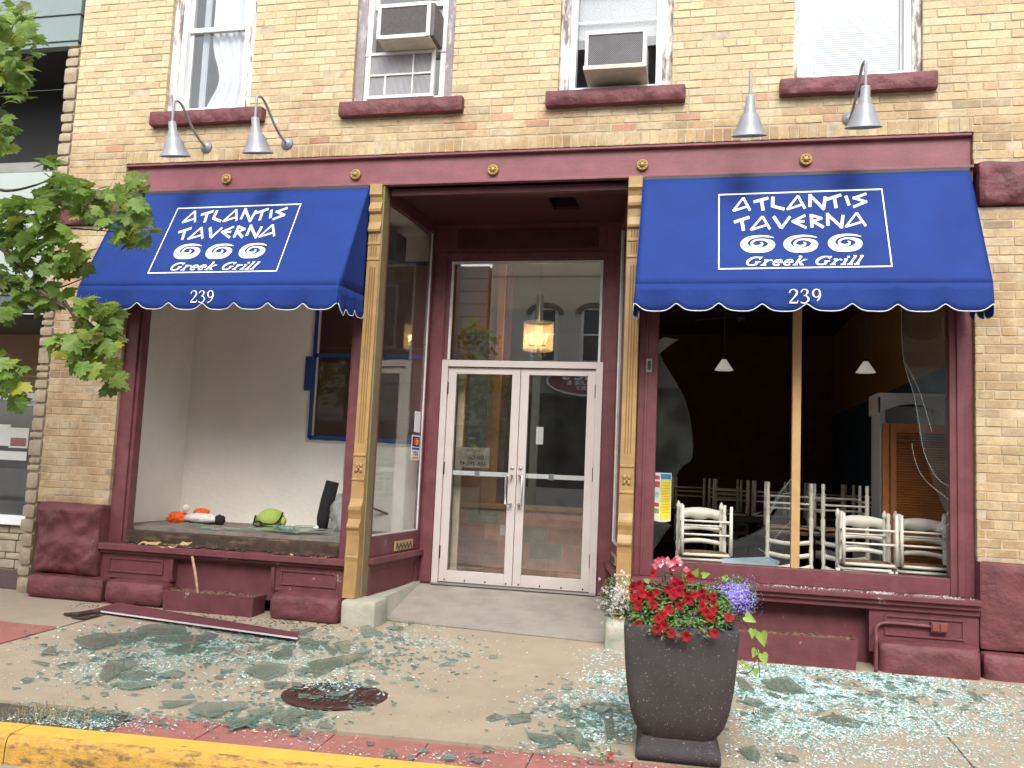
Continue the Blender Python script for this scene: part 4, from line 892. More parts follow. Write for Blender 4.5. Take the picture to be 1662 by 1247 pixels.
# ---------------------------------------------------------------- chairs
cream = mat('cream_chair_paint', (.70, .68, .58), .5, .05, 12, .1, 60); rush = mat('rush_seat', (.26, .14, .06), .9, .25, 40, .8, 120)
def chair():
    c = thing('ladderback_chair', 'x', 'chair')
    w_, d_ = .20, .18
    for s_ in (-1, 1):
        p = [(.016, 0), (.018, .05), (.014, .08), (.02, .10), (.02, .30), (.014, .32), (.022, .34), (.022, .44), (.016, .50), (.021, .53), (.021, .56), (.016, .60), (.021, .64), (.021, .72), (.015, .76), (.022, .79), (.018, .84), (.013, .86), (.021, .885), (.023, .90), (.018, .92), (.006, .945), (0, .947)]
        m = MB(); i0 = 0; m.lathe(p, (s_*w_, 0, 0), 'z', 12)
        m.v = [(x, d_+.0+max(0, z-.42)*.13, z) for x, y, z in [(v[0], v[1], v[2]) for v in m.v]] if False else [(v[0], v[1]+d_+max(0, v[2]-.42)*.13, v[2]) for v in m.v]
        m.build('back_post', cream, c)
        MB().tube([(s_*.215, -d_, 0), (s_*.215, -d_, .44)], [.013, .019], 10).build('leg', cream, c)
        for zz in (.16, .27): MB().tube([(s_*.212, -d_, zz), (s_*w_, d_, zz)], .010, 8).build('stretcher', cream, c)
    for pa, pb in (((-.215, -d_, .14), (.215, -d_, .14)), ((-.215, -d_, .26), (.215, -d_, .26)), ((-w_, d_, .2), (w_, d_, .2))): MB().tube([pa, pb], .010, 8).build('stretcher', cream, c)
    for k, (zc, h, ar) in enumerate(((.56, .042, .02), (.68, .045, .024), (.82, .085, .028))):
        m = MB(); n_ = 16; F = []; Bk = []
        for i in range(n_+1):
            t = i/n_; x = -w_+2*w_*t; bow = .035*math.sin(math.pi*t); y = d_+(zc-.42)*.13+bow; cr = ar*math.sin(math.pi*t)
            lo = zc-h/2+cr*(1 if k < 2 else .15)+(0 if k < 2 else -.012*math.cos(4*math.pi*t)); hi = zc+h/2+cr
            F.append((m.vert((x, y-.005, lo)), m.vert((x, y-.005, hi)))); Bk.append((m.vert((x, y+.005, lo)), m.vert((x, y+.005, hi))))
        for i in range(n_):
            m.fi((F[i][0], F[i+1][0], F[i+1][1], F[i][1]), 0, None, True); m.fi((Bk[i][1], Bk[i+1][1], Bk[i+1][0], Bk[i][0]), 0, None, True)
            m.fi((F[i][1], F[i+1][1], Bk[i+1][1], Bk[i][1])); m.fi((F[i][0], Bk[i][0], Bk[i+1][0], F[i+1][0]))
        m.build('slat', cream, c)
    m = MB(); n_ = 22                              # woven rush seat: ribs meeting on the diagonals
    for i in range(n_):
        t0, t1 = i/n_, (i+1)/n_
        y0_, y1_ = -d_+2*d_*t0, -d_+2*d_*t1; m.tube([(-.205, (y0_+y1_)/2, .44), (-.205*.1, (y0_+y1_)/2, .433), (.205, (y0_+y1_)/2, .44)], [.0115, .0095, .0115], 6)
    m.build('seat', rush, c)
    m = MB(); m.tube([(-.215, -d_, .44), (.215, -d_, .44)], .015, 8); m.tube([(-.205, -d_, .44), (-w_, d_, .44)], .012, 8); m.tube([(.205, -d_, .44), (w_, d_, .44)], .012, 8); m.build('seat_rail', cream, c)
    return c
c0 = chair(); kids0 = {}
for q in bpy.data.objects:
    if q.parent: kids0.setdefault(q.parent.name, []).append(q)
used = [False]
def put_chair(x, y, z, rz, flip, label):
    c = c0 if not used[0] else copy_tree(c0, None, kids0); used[0] = True
    c.location = (x, y, z); c.scale = (.92, .92, .92); c.rotation_euler = (math.pi if flip else 0, 0, rz); c['label'] = label; c['group'] = 'stacked ladderback chairs'; return c
FZ = -.04
for (x, y, rz, lb) in ((2.42, .52, .05, 'behind the pink flowers'), (3.72, .55, -.10, 'just right of the tan mullion'), (4.17, .56, -.16, 'in front of the orange shutter')):
    put_chair(x, y, .057, rz, False, 'upright cream ladderback chair ' + lb)
    put_chair(x+.03, y-.02, .906, rz+math.pi+.05, True, 'upside down cream chair stacked on the one ' + lb)
tabm = mat('table_top_brown', (.07, .045, .03), .4, .1)
for k, (x, y, lb) in enumerate(((3.42, 1.42, 'nearest'), (3.0, 3.3, 'middle'), (4.0, 3.4, 'far right'), (2.5, 4.4, 'far left'))):
    t = thing('dining_table', 'dark square dining table under stacked chairs, the %s of the four' % lb, 'table', (x, y, FZ), 'dining tables')
    MB().box(x-.42, x+.42, y-.38, y+.38, FZ+.70, FZ+.74).build('table_top', tabm, t, .008)
    m = MB(); m.lathe([(.24, 0), (.22, .03), (.04, .07), (.04, .66), (.16, .70)], (x, y, FZ), 'z', 16); m.build('pedestal', dark, t)
    for s_ in (-1, 1):
        put_chair(x+s_*.225, y-.235 if k % 2 == 0 else y+.235, FZ+.74+.425, .05*s_+(math.pi if k % 2 else 0), True, 'cream ladderback chair upside down on the %s dark table, its %s one' % (lb, 'left' if s_ < 0 else 'right'))
# cabinets at the right
o = thing('shutter_door', 'orange brown louvred wooden shutter door leaning at the right', 'shutter', (4.3, 1.15, FZ))
orw = mat('orange_wood', (.52, .19, .055), .45, .15, 8, .1, 30)
m = MB(); m.box(4.05, 4.10, 1.13, 1.17, FZ, 1.69); m.box(4.51, 4.57, 1.13, 1.17, FZ, 1.69); m.box(4.10, 4.51, 1.13, 1.17, 1.61, 1.69); m.box(4.10, 4.51, 1.13, 1.17, FZ, .1); m.build('frame', orw, o, .003)
m = MB(); z = .105
while z < 1.60: m.hexa([(4.10, 1.135, z), (4.51, 1.135, z), (4.51, 1.165, z+.016), (4.10, 1.165, z+.016), (4.10, 1.135, z+.005), (4.51, 1.135, z+.005), (4.51, 1.165, z+.021), (4.10, 1.165, z+.021)]); z += .0225
tag(m.build('louvres', orw, o), kind='stuff')
MB().box(3.985, 4.04, 1.13, 1.19, FZ, 1.69).build('side_stile', orw, o, .003)
o = thing('bookcase', 'tall white bookcase with scalloped cornice behind the shutter', 'bookcase', (4.3, 1.65, FZ))
whi = mat('white_bookcase', (.80, .82, .86), .5, .04)
m = MB(); m.box(4.02, 4.07, 1.45, 1.85, FZ, 1.90); m.box(4.56, 4.61, 1.45, 1.85, FZ, 1.90); m.box(4.0, 4.61, 1.42, 1.87, 1.95, 1.99); m.box(4.07, 4.56, 1.82, 1.85, FZ, 1.9); m.build('case', whi, o, .004)
m = MB(); pts = [(4.0, 1.42, 1.95)]+[(4.0+.6*t, 1.42, 1.80+.09*math.sin(math.pi*t)) for t in [i/12 for i in range(13)]][::1]+[(4.6, 1.42, 1.95)]
m.prism(pts[::-1], (0, .02, 0)); pts = [(4.0, 1.42, 1.95), (4.0, 1.87, 1.95)]+[(4.0, 1.87-.45*t, 1.80+.09*math.sin(math.pi*t)) for t in [i/12 for i in range(13)]]; m.prism(pts, (.02, 0, 0)); m.build('cornice', whi, o, .002)
m = MB(); 
for z in (.4, .8, 1.2, 1.55): MB().box(4.07, 4.56, 1.47, 1.82, z, z+.02).build('shelf', whi, o)
# menu poster stuck to the left of the right window
o = thing('menu_poster', 'yellow and white curling menu poster in the corner of the right window', 'poster', (2.13, .12, .95))
def mp(u_, v_, e=0): return at(1060, 767, .13).lerp(at(1090, 764, .13), 0)+Vector((u_*.15, .02*math.sin(u_*2.6)+.001*e-.0005, -v_*.385-.015*math.sin(u_*3)*v_))
m = MB()
def patch(u0, u1, v0, v1, mi, e):
    n_ = 6
    for i in range(n_):
        a_, b_ = u0+(u1-u0)*i/n_, u0+(u1-u0)*(i+1)/n_; m.face([mp(a_, v1, -e), mp(b_, v1, -e), mp(b_, v0, -e), mp(a_, v0, -e)], mi)
patch(0, 1, 0, 1, 0, 0); pst = m; m = MB(); patch(.42, .97, .14, .95, 0, 2); patch(.42, .97, .02, .13, 1, 2); patch(.04, .36, .06, .14, 2, 2); patch(.04, .38, .18, .30, 2, 2); patch(.10, .34, .40, .52, 3, 2); patch(.04, .36, .62, .70, 2, 2); patch(.04, .36, .74, .84, 4, 2)
for k in range(12): patch(.5, .9, .20+.055*k, .212+.055*k, 5, 3)
pst.build('sheet', paper, o); m.build('print', [mat('menu_yellow', (.80, .62, .03)), mat('menu_blue', (.03, .18, .5)), mat('menu_red', (.45, .05, .03)), mat('menu_teal', (.4, .55, .55)), mat('menu_green', (.2, .3, .08)), mat('menu_text', (.45, .33, .03))], o)
# ================================================================ THINGS IN THE LEFT DISPLAY
o = thing('fallen_plush', 'orange feathered plush with white body and black foot lying in left window', 'plush toy', (-2.7, .95, .46))
Pq = at(325, 835, 1.0); px_, py_ = Pq.x, 1.0
fur = mat('orange_fur', (.80, .12, .02), .95, .15, 40, .5, 60)
m = MB()
for k in range(900):
    a_, e_ = rnd.uniform(0, 2*math.pi), rnd.uniform(0, 1.3); d = Vector((math.cos(a_)*math.cos(e_), math.sin(a_)*math.cos(e_), math.sin(e_))); c = Vector((-2.76, .86, .47))+Vector((d.x*.09, d.y*.07, d.z*.06)); t = d+Vector((rnd.uniform(-.6, .6), rnd.uniform(-.6, .6), rnd.uniform(-.6, .3))); s_ = t.orthogonal().normalized()*.004
    m.face([c-s_, c+s_, c+t*rnd.uniform(.02, .045)])
m.blob((-2.76, .86, .49), (.11, .08, .07), amp=.2); m.blob((-2.56, .95, .56), (.09, .06, .045), amp=.15, seed=3); m.build('orange_fur', fur, o)
m = MB(); m.blob((-2.50, .86, .505), (.20, .08, .055), amp=.12, seed=2); m.blob((-2.67, .84, .60), .038, amp=.1); m.build('white_body', mat('white_plush', (.72, .70, .70), .95, .05, 30, .5, 80), o)
m = MB(); m.blob((-2.285, .85, .50), (.05, .05, .055), amp=.35, seed=5, sc=4); m.box(-2.62, -2.36, .79, .93, .456, .47); m.build('black_foot', blk, o)
o = thing('green_plush_head', 'round green plush head wearing black glasses in the left window', 'plush toy', (-2.0, .9, .46))
gp = at(440, 840, .85); gx, gy, gz_ = gp.x, .85, .455
gm = mat('green_felt', (.33, .42, .09), .9, .08, 20, .4, 60)
m = MB(); m.blob((gx, gy, gz_+.085), (.135, .12, .105), amp=.05, sc=2, nu=24, nv=16); m.build('head', gm, o)
for s_ in (-1, 1): MB().blob((gx+s_*.145, gy-.02, gz_+.075), (.03, .03, .045), nu=10, nv=8).build('ear', gm, o)
m = MB()
for cx_ in (-.075, ): m.tube([(gx+cx_+.045*math.cos(a_*.3491), gy-.125, gz_+.045+.024*math.sin(a_*.3491)+0*cx_) for a_ in range(19)], .008, 6, cap=False)
m.tube(catmull([(gx-.03, gy-.125, gz_+.045), (gx+.02, gy-.13, gz_+.05), (gx+.08, gy-.12, gz_+.045), (gx+.12, gy-.07, gz_+.08), (gx+.13, gy-.01, gz_+.16)], 6), .008, 6); m.tube(catmull([(gx-.12, gy-.12, gz_+.05), (gx-.135, gy-.06, gz_+.12)], 4), .008, 6); m.build('glasses', blk, o)
# black boot-like tube leaning against glass
a0 = at(524, 842, .95); a1 = at(540, 782, 1.0)
o = thing('black_tube_bag', 'black padded cloth tube leaning upright beside the window post', 'bag', a0)
m = MB(); m.tube([a0+Vector((-.0, 0, -.12)), a0, a0.lerp(a1, .5)+Vector((.0, 0, 0)), a1], [.05, .062, .07, .066], 14); m.build('tube', blk, o)
MB().blob(a0+Vector((-.03, -.08, -.09)), .03).build('white_ball', white_p, o)
# white sack and long-handled tool behind the post
p0 = at(590, 822, .9); p1 = at(672, 848, .9)
o = thing('long_handled_brush', 'red shafted tool with black head lying across the entry side glass', 'brush', p0)
q0 = Vector((-1.05, .95, .80)); q1 = atx(676, 852, -.42)
m = MB(); m.tube([q0, q1], .011, 8); m.build('shaft', mat('dark_red_shaft', (.10, .012, .012), .4), o)
m = MB(); m.prism([q1+Vector((-.0, -.02, 0)), q1+Vector((.02, .10, .06)), q1+Vector((.02, .10, -.07))], (.03, 0, 0)); m.build('head', blk, o)
o = thing('white_sheet_bundle', 'crumpled pale plastic sheet bundled behind the window post', 'plastic sheet', (-.95, .95, .46))
m = MB(); m.blob((-.98, .95, .64), (.17, .13, .20), amp=.45, sc=2.2, nu=26, nv=18, seed=4); m.build('sheet', glassmat('clear_film', (.75, .78, .78), 1.5, .15, .35, (.7, .72, .7)), o)

# ================================================================ BROKEN GLASS STANDING IN THE FRAMES
def pane_piece(name, pts, Y, label, mt=None, cat='broken pane', parent=None):
    m = MB(); P = [at(u, v, Y) for u, v in pts]; m.prism(P, (0, .006, 0), 0, 1); o = m.build(name, [mt or glass, shard_g], loc=None)
    tag(o, label, cat, 'pieces of pane left standing in the window frames'); return o
shard_g = mat('pane_edge', (.25, .36, .34), .2, .1)
cut = lambda pts, n=4: [tuple(p) for p in catmull(pts, n)]
Yp = .075
pane_piece('broken_pane', [(1064, 556), (1080, 546), (1087, 549), (1101, 551)]+cut([(1101, 551), (1085, 562), (1071, 573)])+cut([(1071, 577), (1092, 612), (1112, 648), (1122, 690), (1124, 742), (1108, 757), (1098, 772), (1094, 792)])[1:]+[(1090, 812), (1064, 818)], Yp, 'curved remnant of window glass along the left jamb of the right window')
pane_piece('broken_pane', [(1061, 832), (1078, 846), (1089, 853), (1080, 865), (1061, 892)], Yp+.01, 'small triangle of glass low on the left jamb of the right window')
pane_piece('broken_pane', [(1286, 775)]+cut([(1286, 775), (1262, 800), (1246, 826), (1220, 838)])[1:]+[(1222, 834)]+cut([(1262, 826), (1245, 852), (1218, 868), (1196, 876), (1180, 882)])+[(1190, 905), (1215, 912), (1286, 920)], Yp, 'lower remnant of glass with a pointed tongue left of the tan mullion')
pane_piece('broken_pane', [(1462, 470), (1541, 470), (1541, 930)]+cut([(1541, 930), (1528, 880), (1541, 850), (1520, 795), (1500, 735), (1490, 690), (1482, 640), (1470, 600), (1464, 560), (1462, 470)])[1:-1], Yp, 'tall cracked remnant of pane along the right jamb of the right window')
pane_piece('broken_pane', [(588, 470), (588, 640), (578, 690), (571, 720), (567, 790), (560, 815), (556, 775), (563, 700), (572, 620), (575, 470)], Yp+.03, 'narrow sliver of glass along the right jamb of the left window')
pane_piece('broken_pane', [(562, 905), (571, 740)]+cut([(566, 760), (556, 800), (545, 840), (520, 870)])+[(520, 893)], Yp+.03, 'triangle of glass at the lower right corner of the left window')
# cracks as thin bright fissures
GC = thing('glass_cracks', 'pale crack lines running through the glass of the right window', 'cracks', at(1500, 700, Yp))
for q in ([(1462, 470), (1464, 560), (1470, 600), (1483, 640), (1492, 690), (1500, 735), (1520, 775), (1541, 790)], [(1480, 720), (1486, 750), (1502, 780), (1541, 812)], [(1470, 590), (1494, 640), (1512, 700)], [(1286, 776), (1262, 806), (1248, 836)], [(1286, 800), (1266, 806), (1246, 842)], [(1286, 845), (1262, 868), (1240, 900)], [(1230, 890), (1245, 900), (1258, 914)], [(1541, 830), (1520, 862), (1528, 880)], [(1523, 862), (1541, 850)]):
    MB().tube([at(u, v, Yp-.001) for u, v in cut(q, 3)], .0011, 4, cap=False).build('crack', mat('crack_white', (.5, .55, .54), .2), GC)
# glass lying in the display
def flat_shard(name, pts3, th, label, group=None, mt=None, kindcat='glass shard'):
    m = MB(); c = sum(pts3, Vector())/len(pts3); m.prism(pts3, (0, 0, th), 0, 1); return tag(m.build(name, [mt or shard_t, shard_e], loc=c), label, kindcat, group)
flat_shard('glass_shard', [at(408, 858, .40)+Vector((0, 0, 0)), Vector((-1.15, .25, .475)), Vector((-1.02, .55, .50)), Vector((-1.5, .62, .49))], .006, 'long reflecting glass slab in front of the green plush head', 'glass lying inside the left window')
DSP = []
for k in range(20):
    x, y = rnd.uniform(-2.6, -.8), rnd.uniform(.2, .5); r_ = rnd.uniform(.04, .15); a_ = rnd.uniform(0, 3); n_ = rnd.choice((3, 4, 4, 5))
    P = [Vector((x+r_*math.cos(a_+q*2*math.pi/n_)*rnd.uniform(.6, 1.3), y+.5*r_*math.sin(a_+q*2*math.pi/n_)*rnd.uniform(.6, 1.2), .458+.0035*k+rnd.uniform(0, .006))) for q in range(n_)]
    DSP.append((x, flat_shard('glass_shard', P, .005, 'x', 'glass shards on the display floor')))
ORD2 = 'first second third fourth fifth sixth seventh eighth ninth tenth eleventh twelfth thirteenth fourteenth fifteenth sixteenth seventeenth eighteenth nineteenth twentieth'.split()
for i, (x, ob_) in enumerate(sorted(DSP, key=lambda q: q[0])): ob_['label'] = 'glass shard on the display window floor, %s from the left' % ORD2[i]
flat_shard('glass_shard', [at(1170, 908, .30), at(1245, 905, .40), at(1266, 912, .40), at(1262, 920, .22), at(1172, 918, .22)], .006, 'pale blue glass strip lying on the inner sill of the right window', None, mat('pale_blue_glass', (.30, .40, .44), .2))
# torn wood hanging from the left ledge
m = MB(); h = [at(312, 903, -.10), at(317, 930, -.115), at(321, 962, -.125), at(321, 975, -.12)]
m.tube(h, [.012, .013, .010, .002], 5, smooth=False); tag(m.build('wood_splinter', rawwood, loc=h[0]), 'pale torn wood splinter dangling from the left window ledge', 'splinter')
o = thing('torn_ledge_wood', 'split pale wood and rotten crumbs along the left window ledge', 'broken wood', (-2.2, -.05, .32))
m = MB()
for (u0, u1, v) in ((232, 262, 881), (246, 292, 884), (296, 312, 882), (505, 530, 905), (470, 500, 902)):
    n_ = 7; top = []; 
    for i in range(n_+1):
        u = u0+(u1-u0)*i/n_; top.append(at(u, v+(u-u0)*.04, -.03)+Vector((0, 0, rnd.uniform(.0, .016))))
    m.prism(top+[p+Vector((0, -.03-rnd.random()*.05, -.022)) for p in reversed(top)], (0, 0, .006))
m.build('split_wood', rawwood, o)
m = MB()
for k in range(260):
    x = rnd.choice((rnd.uniform(-2.75, -.68), rnd.gauss(-.95, .16), rnd.gauss(-2.2, .1))); x = min(max(x, -2.78), -.66); s_ = rnd.uniform(.004, .018); m.blob((x, rnd.uniform(-.08, .05), .316+s_*.4), (s_*rnd.uniform(1, 3), s_, s_*.7), amp=.5, nu=5, nv=4, seed=k)
tag(m.build('wood_crumbs', woodrot, o), kind='stuff')

# ================================================================ PLANTER BOXES, BOARD
def window_box(x0, x1, z0, z1, label):
    o = thing('window_planter_box', label, 'planter box', ((x0+x1)/2, -.1, z0), 'low maroon planter boxes'); f = .015; t = .02
    m = MB(); yf, yb = -.205, .02
    m.hexa([(x0+f, yf+f, z0), (x1-f, yf+f, z0), (x1-f, yf+f+t, z0), (x0+f, yf+f+t, z0), (x0, yf, z1), (x1, yf, z1), (x1, yf+t, z1), (x0, yf+t, z1)])
    for a_, b_ in ((x0, x0+t), (x1-t, x1)):
        s0, s1 = (f, f) if a_ == x0 else (-f, -f)
        m.hexa([(a_+s0, yf+f+t, z0), (b_+s1, yf+f+t, z0), (b_+s1, yb, z0), (a_+s0, yb, z0), (a_, yf+t, z1), (b_, yf+t, z1), (b_, yb, z1), (a_, yb, z1)])
    m.build('box', maroon_w, o, .002)
    m = MB(); n_ = 30; g_ = []
    for i in range(n_+1): g_.append([m.vert((x0+t+(x1-x0-2*t)*i/n_, yf+t+.2*j/3, z1-.03+.03*noise.noise(Vector((x0+i*.3, j*.9, 2))))) for j in range(4)])
    for i in range(n_):
        for j in range(3): m.fi((g_[i][j], g_[i+1][j], g_[i+1][j+1], g_[i][j+1]), 0, None, True)
    m.build('soil', dirt, o)
    m = MB()
    for k in range(150):
        p = Vector((rnd.uniform(x0+.03, x1-.03), rnd.uniform(yf+.03, 0), z1-.02)); d = Vector((rnd.uniform(-1, 1), rnd.uniform(-.6, .6), rnd.uniform(.0, .35)))*rnd.uniform(.02, .08); m.tube([p, p+d*.6+Vector((0, 0, .01)), p+d], [.0016, .0014, .0005], 3, smooth=False)
    tag(m.build('dead_stems', mat('straw', (.33, .26, .13), .9, .3, 30), o), kind='stuff')
window_box(-2.17, -1.29, gz(0, -.2)-.0, -.045, 'empty maroon planter box under the left window behind the fallen board')
window_box(2.16, 3.56, gz(0, -.2), .0, 'long maroon planter box of dry soil under the right window')
m = MB(); A0, A1, B0, B1 = atg(150, 996), atg(482, 1046), atg(486, 1037), atg(190, 990)
A0.z += .02; A1.z += .035; B1.z += .05; B0.z += .03
m.prism([A0, A1, B0, B1][::1], (0, 0, .014), 0, 1); tag(m.build('fallen_board', [maroon_w, pipe], loc=A1), 'long maroon painted board lying askew on the glass under the left window', 'board')
m = MB(); h = [atg(104, 1001)+Vector((0, 0, .02)), atg(125, 1003)+Vector((0, 0, .025)), atg(150, 998)+Vector((0, 0, .025)), atg(205, 995)+Vector((0, 0, .03))]
m.tube(h, [.012, .024, .022, .010], 6, smooth=False); h2 = [p+Vector((.12, -.06, -.01)) for p in h[:3]]; m.tube(h2, [.006, .014, .008], 5, smooth=False); tag(m.build('rotten_timber', woodrot, loc=h[1]), 'dark splintered timber at the left end of the fallen board', 'timber')
m = MB(); m.tube([atg(1338, 1034)+Vector((.0, .12, .22)), atg(1388, 1080)+Vector((0, 0, .01))], .006, 6); tag(m.build('thin_stick', pipe, loc=atg(1388, 1080)), 'thin pale stick leaning on the right planter box', 'stick')

# ================================================================ MANHOLE
o = thing('manhole_cover', 'round rusty iron manhole cover strewn with glass', 'manhole cover', g3(.17, -1.87))
iron = mat('rusty_iron', (.085, .035, .028), .6, .3, 14, .3, 60, metal=.3)
mc = (atg(455, 1130)+atg(630, 1130)+atg(545, 1098)+atg(545, 1160))/4; rr_ = ((atg(455, 1130)-atg(630, 1130)).length)/2*1.0
m = MB(); m.lathe([(rr_, -.0), (rr_, .004), (rr_-.025, .006), (rr_-.028, .003), (rr_-.03, .003), (rr_-.035, .007), (0, .007)], (mc.x, mc.y, gz(0, mc.y)), 'z', 48, smooth=False); m.build('cover', iron, o)
m = MB()
for i in range(-6, 7):
    for j in range(-6, 7):
        x, y = i*.042, j*.042
        if math.hypot(x, y) < rr_-.06: m.box(mc.x+x-.013, mc.x+x+.013, mc.y+y-.013, mc.y+y+.013, gz(0, mc.y)+.006, gz(0, mc.y)+.011)
tag(m.build('studs', iron, o), kind='stuff')

# ================================================================ GLASS ON THE SIDEWALK
nsh = [0]
def place_shard(P2, lab, grp, tilt=0, h=None, big=False):
    """P2: list of ground points (Vector) -> a lying shard with its own thickness"""
    nsh[0] += 1
    h = h if h is not None else rnd.uniform(.003, .012); c = sum(P2, Vector())/len(P2); tx, ty = rnd.uniform(-.05, .05)*(1+tilt), rnd.uniform(-.04, .06)*(1+tilt)
    mn = min(tx*(p.x-c.x)+ty*(p.y-c.y) for p in P2)
    Q = [Vector((p.x, p.y, gz(p.x, p.y)+h+tx*(p.x-c.x)+ty*(p.y-c.y)-mn*.9)) for p in P2]
    ar = sum(Q[i].x*Q[(i+1) % len(Q)].y-Q[(i+1) % len(Q)].x*Q[i].y for i in range(len(Q)))
    if ar < 0: Q = Q[::-1]
    m = MB(); m.prism(Q, (0, 0, .0055), 0, 1); return tag(m.build('glass_shard', [shard_t, shard_e], loc=c), lab, 'glass shard', grp)
C1 = lambda ox, oy, k: (lambda l: [atg(ox+x/k, oy+y/k) for x, y in l])
k1 = C1(0, 1000, 3.957); k2 = C1(380, 960, 3.957); k3 = C1(540, 820, 2.92); k4 = C1(1160, 1000, 3.311)
BIG = [(k1, [(470, 160), (590, 132), (680, 125), (780, 180), (690, 205), (590, 232), (520, 200)], 'dark five sided glass shard left of the cluster below the fallen board'),
 (k1, [(680, 130), (860, 118), (940, 140), (900, 165), (815, 185), (765, 150)], 'reddish tinted glass shard just under the fallen board'),
 (k1, [(860, 100), (960, 75), (1180, 85), (1200, 120), (1100, 140), (960, 138), (890, 125)], 'large dark shard half under the middle of the fallen board'),
 (k1, [(940, 165), (1020, 145), (1360, 130), (1400, 140), (1300, 192), (1150, 188), (1000, 180)], 'long dark shard lying across others below the fallen board'),
 (k1, [(690, 315), (870, 315), (880, 340), (790, 365), (760, 395), (680, 440), (632, 410)], 'axe shaped shard in the middle of the left slab'),
 (k1, [(1215, 625), (1270, 570), (1570, 565), (1600, 600), (1470, 625), (1400, 660), (1340, 672)], 'broad grey green shard near the kerb left of the manhole'),
 (k1, [(1560, 375), (1662, 335), (1800, 340), (1790, 375), (1690, 410), (1640, 400)], 'hexagonal olive shard up left of the manhole'),
 (k1, [(1035, 570), (1265, 560), (1100, 600), (1050, 598)], 'thin pointed shard left of the broad kerbside shard'),
 (k1, [(745, 395), (860, 360), (1000, 385), (930, 415), (800, 425)], 'rounded pale shard overlapping the axe shaped one'),
 (k1, [(1000, 395), (1140, 365), (1190, 375), (1150, 408), (1050, 408)], 'slim shard right of the rounded pale one'),
 (k1, [(740, 455), (1000, 440), (1000, 458), (850, 488), (770, 480)], 'long narrow shard below the axe shaped one'),
 (k1, [(1050, 245), (1120, 215), (1240, 198), (1270, 230), (1150, 262)], 'curved edged shard below the dark cluster'),
 (k1, [(265, 255), (310, 222), (355, 222), (360, 262)], 'small triangular shard at the far left'),
 (k1, [(200, 298), (320, 322), (290, 330)], 'needle shaped shard at the far left of the left slab'),
 (k1, [(1462, 750), (1480, 715), (1660, 668), (1600, 715)], 'shard bridging the slab edge and the red strip'),
 (k2, [(68, 530), (180, 485), (345, 500), (340, 540), (205, 578), (130, 555)], 'kite shaped olive shard up left of the manhole rim'),
 (k2, [(468, 470), (560, 455), (870, 420), (800, 455), (640, 510), (512, 565), (495, 520)], 'largest pointed shard just behind the manhole'),
 (k2, [(805, 245), (860, 238), (958, 282), (830, 298)], 'trapezoid shard below the mossy foot stone'),
 (k2, [(975, 245), (1050, 233), (1090, 245), (1060, 262)], 'flat shard beside the ramp edge'),
 (k2, [(1115, 195), (1185, 183), (1180, 200), (1120, 228)], 'shard resting on the ramp corner'),
 (k2, [(415, 365), (530, 335), (548, 350), (525, 388)], 'triangular shard beyond the end of the fallen board'),
 (k2, [(570, 362), (600, 358), (665, 395), (640, 425)], 'wedge shard behind the manhole'),
 (k2, [(630, 362), (720, 345), (745, 350), (735, 405), (690, 400)], 'blocky shard right of the wedge shard'),
 (k2, [(765, 415), (820, 372), (885, 390), (850, 412)], 'diamond shaped shard right of the blocky one'),
 (k2, [(230, 425), (320, 390), (375, 395), (365, 438), (285, 442)], 'shard between the board end and the kite shaped one'),
 (k2, [(80, 790), (250, 760), (255, 785), (150, 832), (110, 810)], 'pale green shard touching the slab edge left of the manhole'),
 (k2, [(235, 810), (350, 780), (480, 790), (400, 830), (360, 872), (270, 865)], 'green shard over the joint beside the manhole'),
 (k2, [(0, 830), (90, 820), (145, 850), (60, 880), (0, 870)], 'pale shard on the slab edge, partly over the red strip'),
 (k2, [(110, 385), (230, 335), (330, 325), (200, 360)], 'dark narrow shard at the right end of the board'),
 (k2, [(330, 300), (500, 240), (525, 245), (430, 290)], 'streaked shard leaning behind the right end of the board'),
 (k2, [(380, 535), (440, 505), (490, 510), (450, 548), (400, 555)], 'square shard against the manhole rim'),
 (k3, [(725, 1020), (770, 995), (820, 1015), (750, 1030)], 'shard at the left tip of the glass field by the stone planter'),
 (k3, [(920, 1095), (1050, 1105), (1095, 1135), (1000, 1142), (930, 1115)], 'shard left of the stone planter foot'),
 (k3, [(1050, 1065), (1150, 1070), (1212, 1150), (1110, 1130), (1060, 1095)], 'curved grey shard nearest the stone planter foot'),
 (k3, [(820, 1010), (930, 1000), (940, 1030), (850, 1045)], 'flat shard in the glass field left of the stone planter'),
 (k3, [(1285, 1040), (1325, 1025), (1340, 1110), (1300, 1118)], 'white papery sliver at the planter foot'),
 (k4, [(245, 370), (390, 348), (440, 380), (505, 425), (400, 425), (290, 400)], 'large teal shard right of the planter vine'),
 (k4, [(115, 335), (160, 350), (215, 415), (150, 412), (125, 380)], 'teal shard right behind the stone planter'),
 (k4, [(1355, 418), (1390, 425), (1460, 478), (1400, 460)], 'sliver near the right pier base'),
 (k4, [(545, 560), (640, 535), (800, 580), (780, 612), (640, 595)], 'pale triangular shard in the middle of the right glass field'),
 (k4, [(130, 735), (210, 718), (245, 760), (235, 800), (170, 775)], 'brownish shard beside the stone planter foot at the right'),
 (k4, [(320, 760), (430, 770), (455, 790), (380, 790)], 'shard on the bare slab at the lower right')]
for f, l, lb in BIG: place_shard(f(l), lb, None, 0, rnd.uniform(.004, .016))
SCAT = []
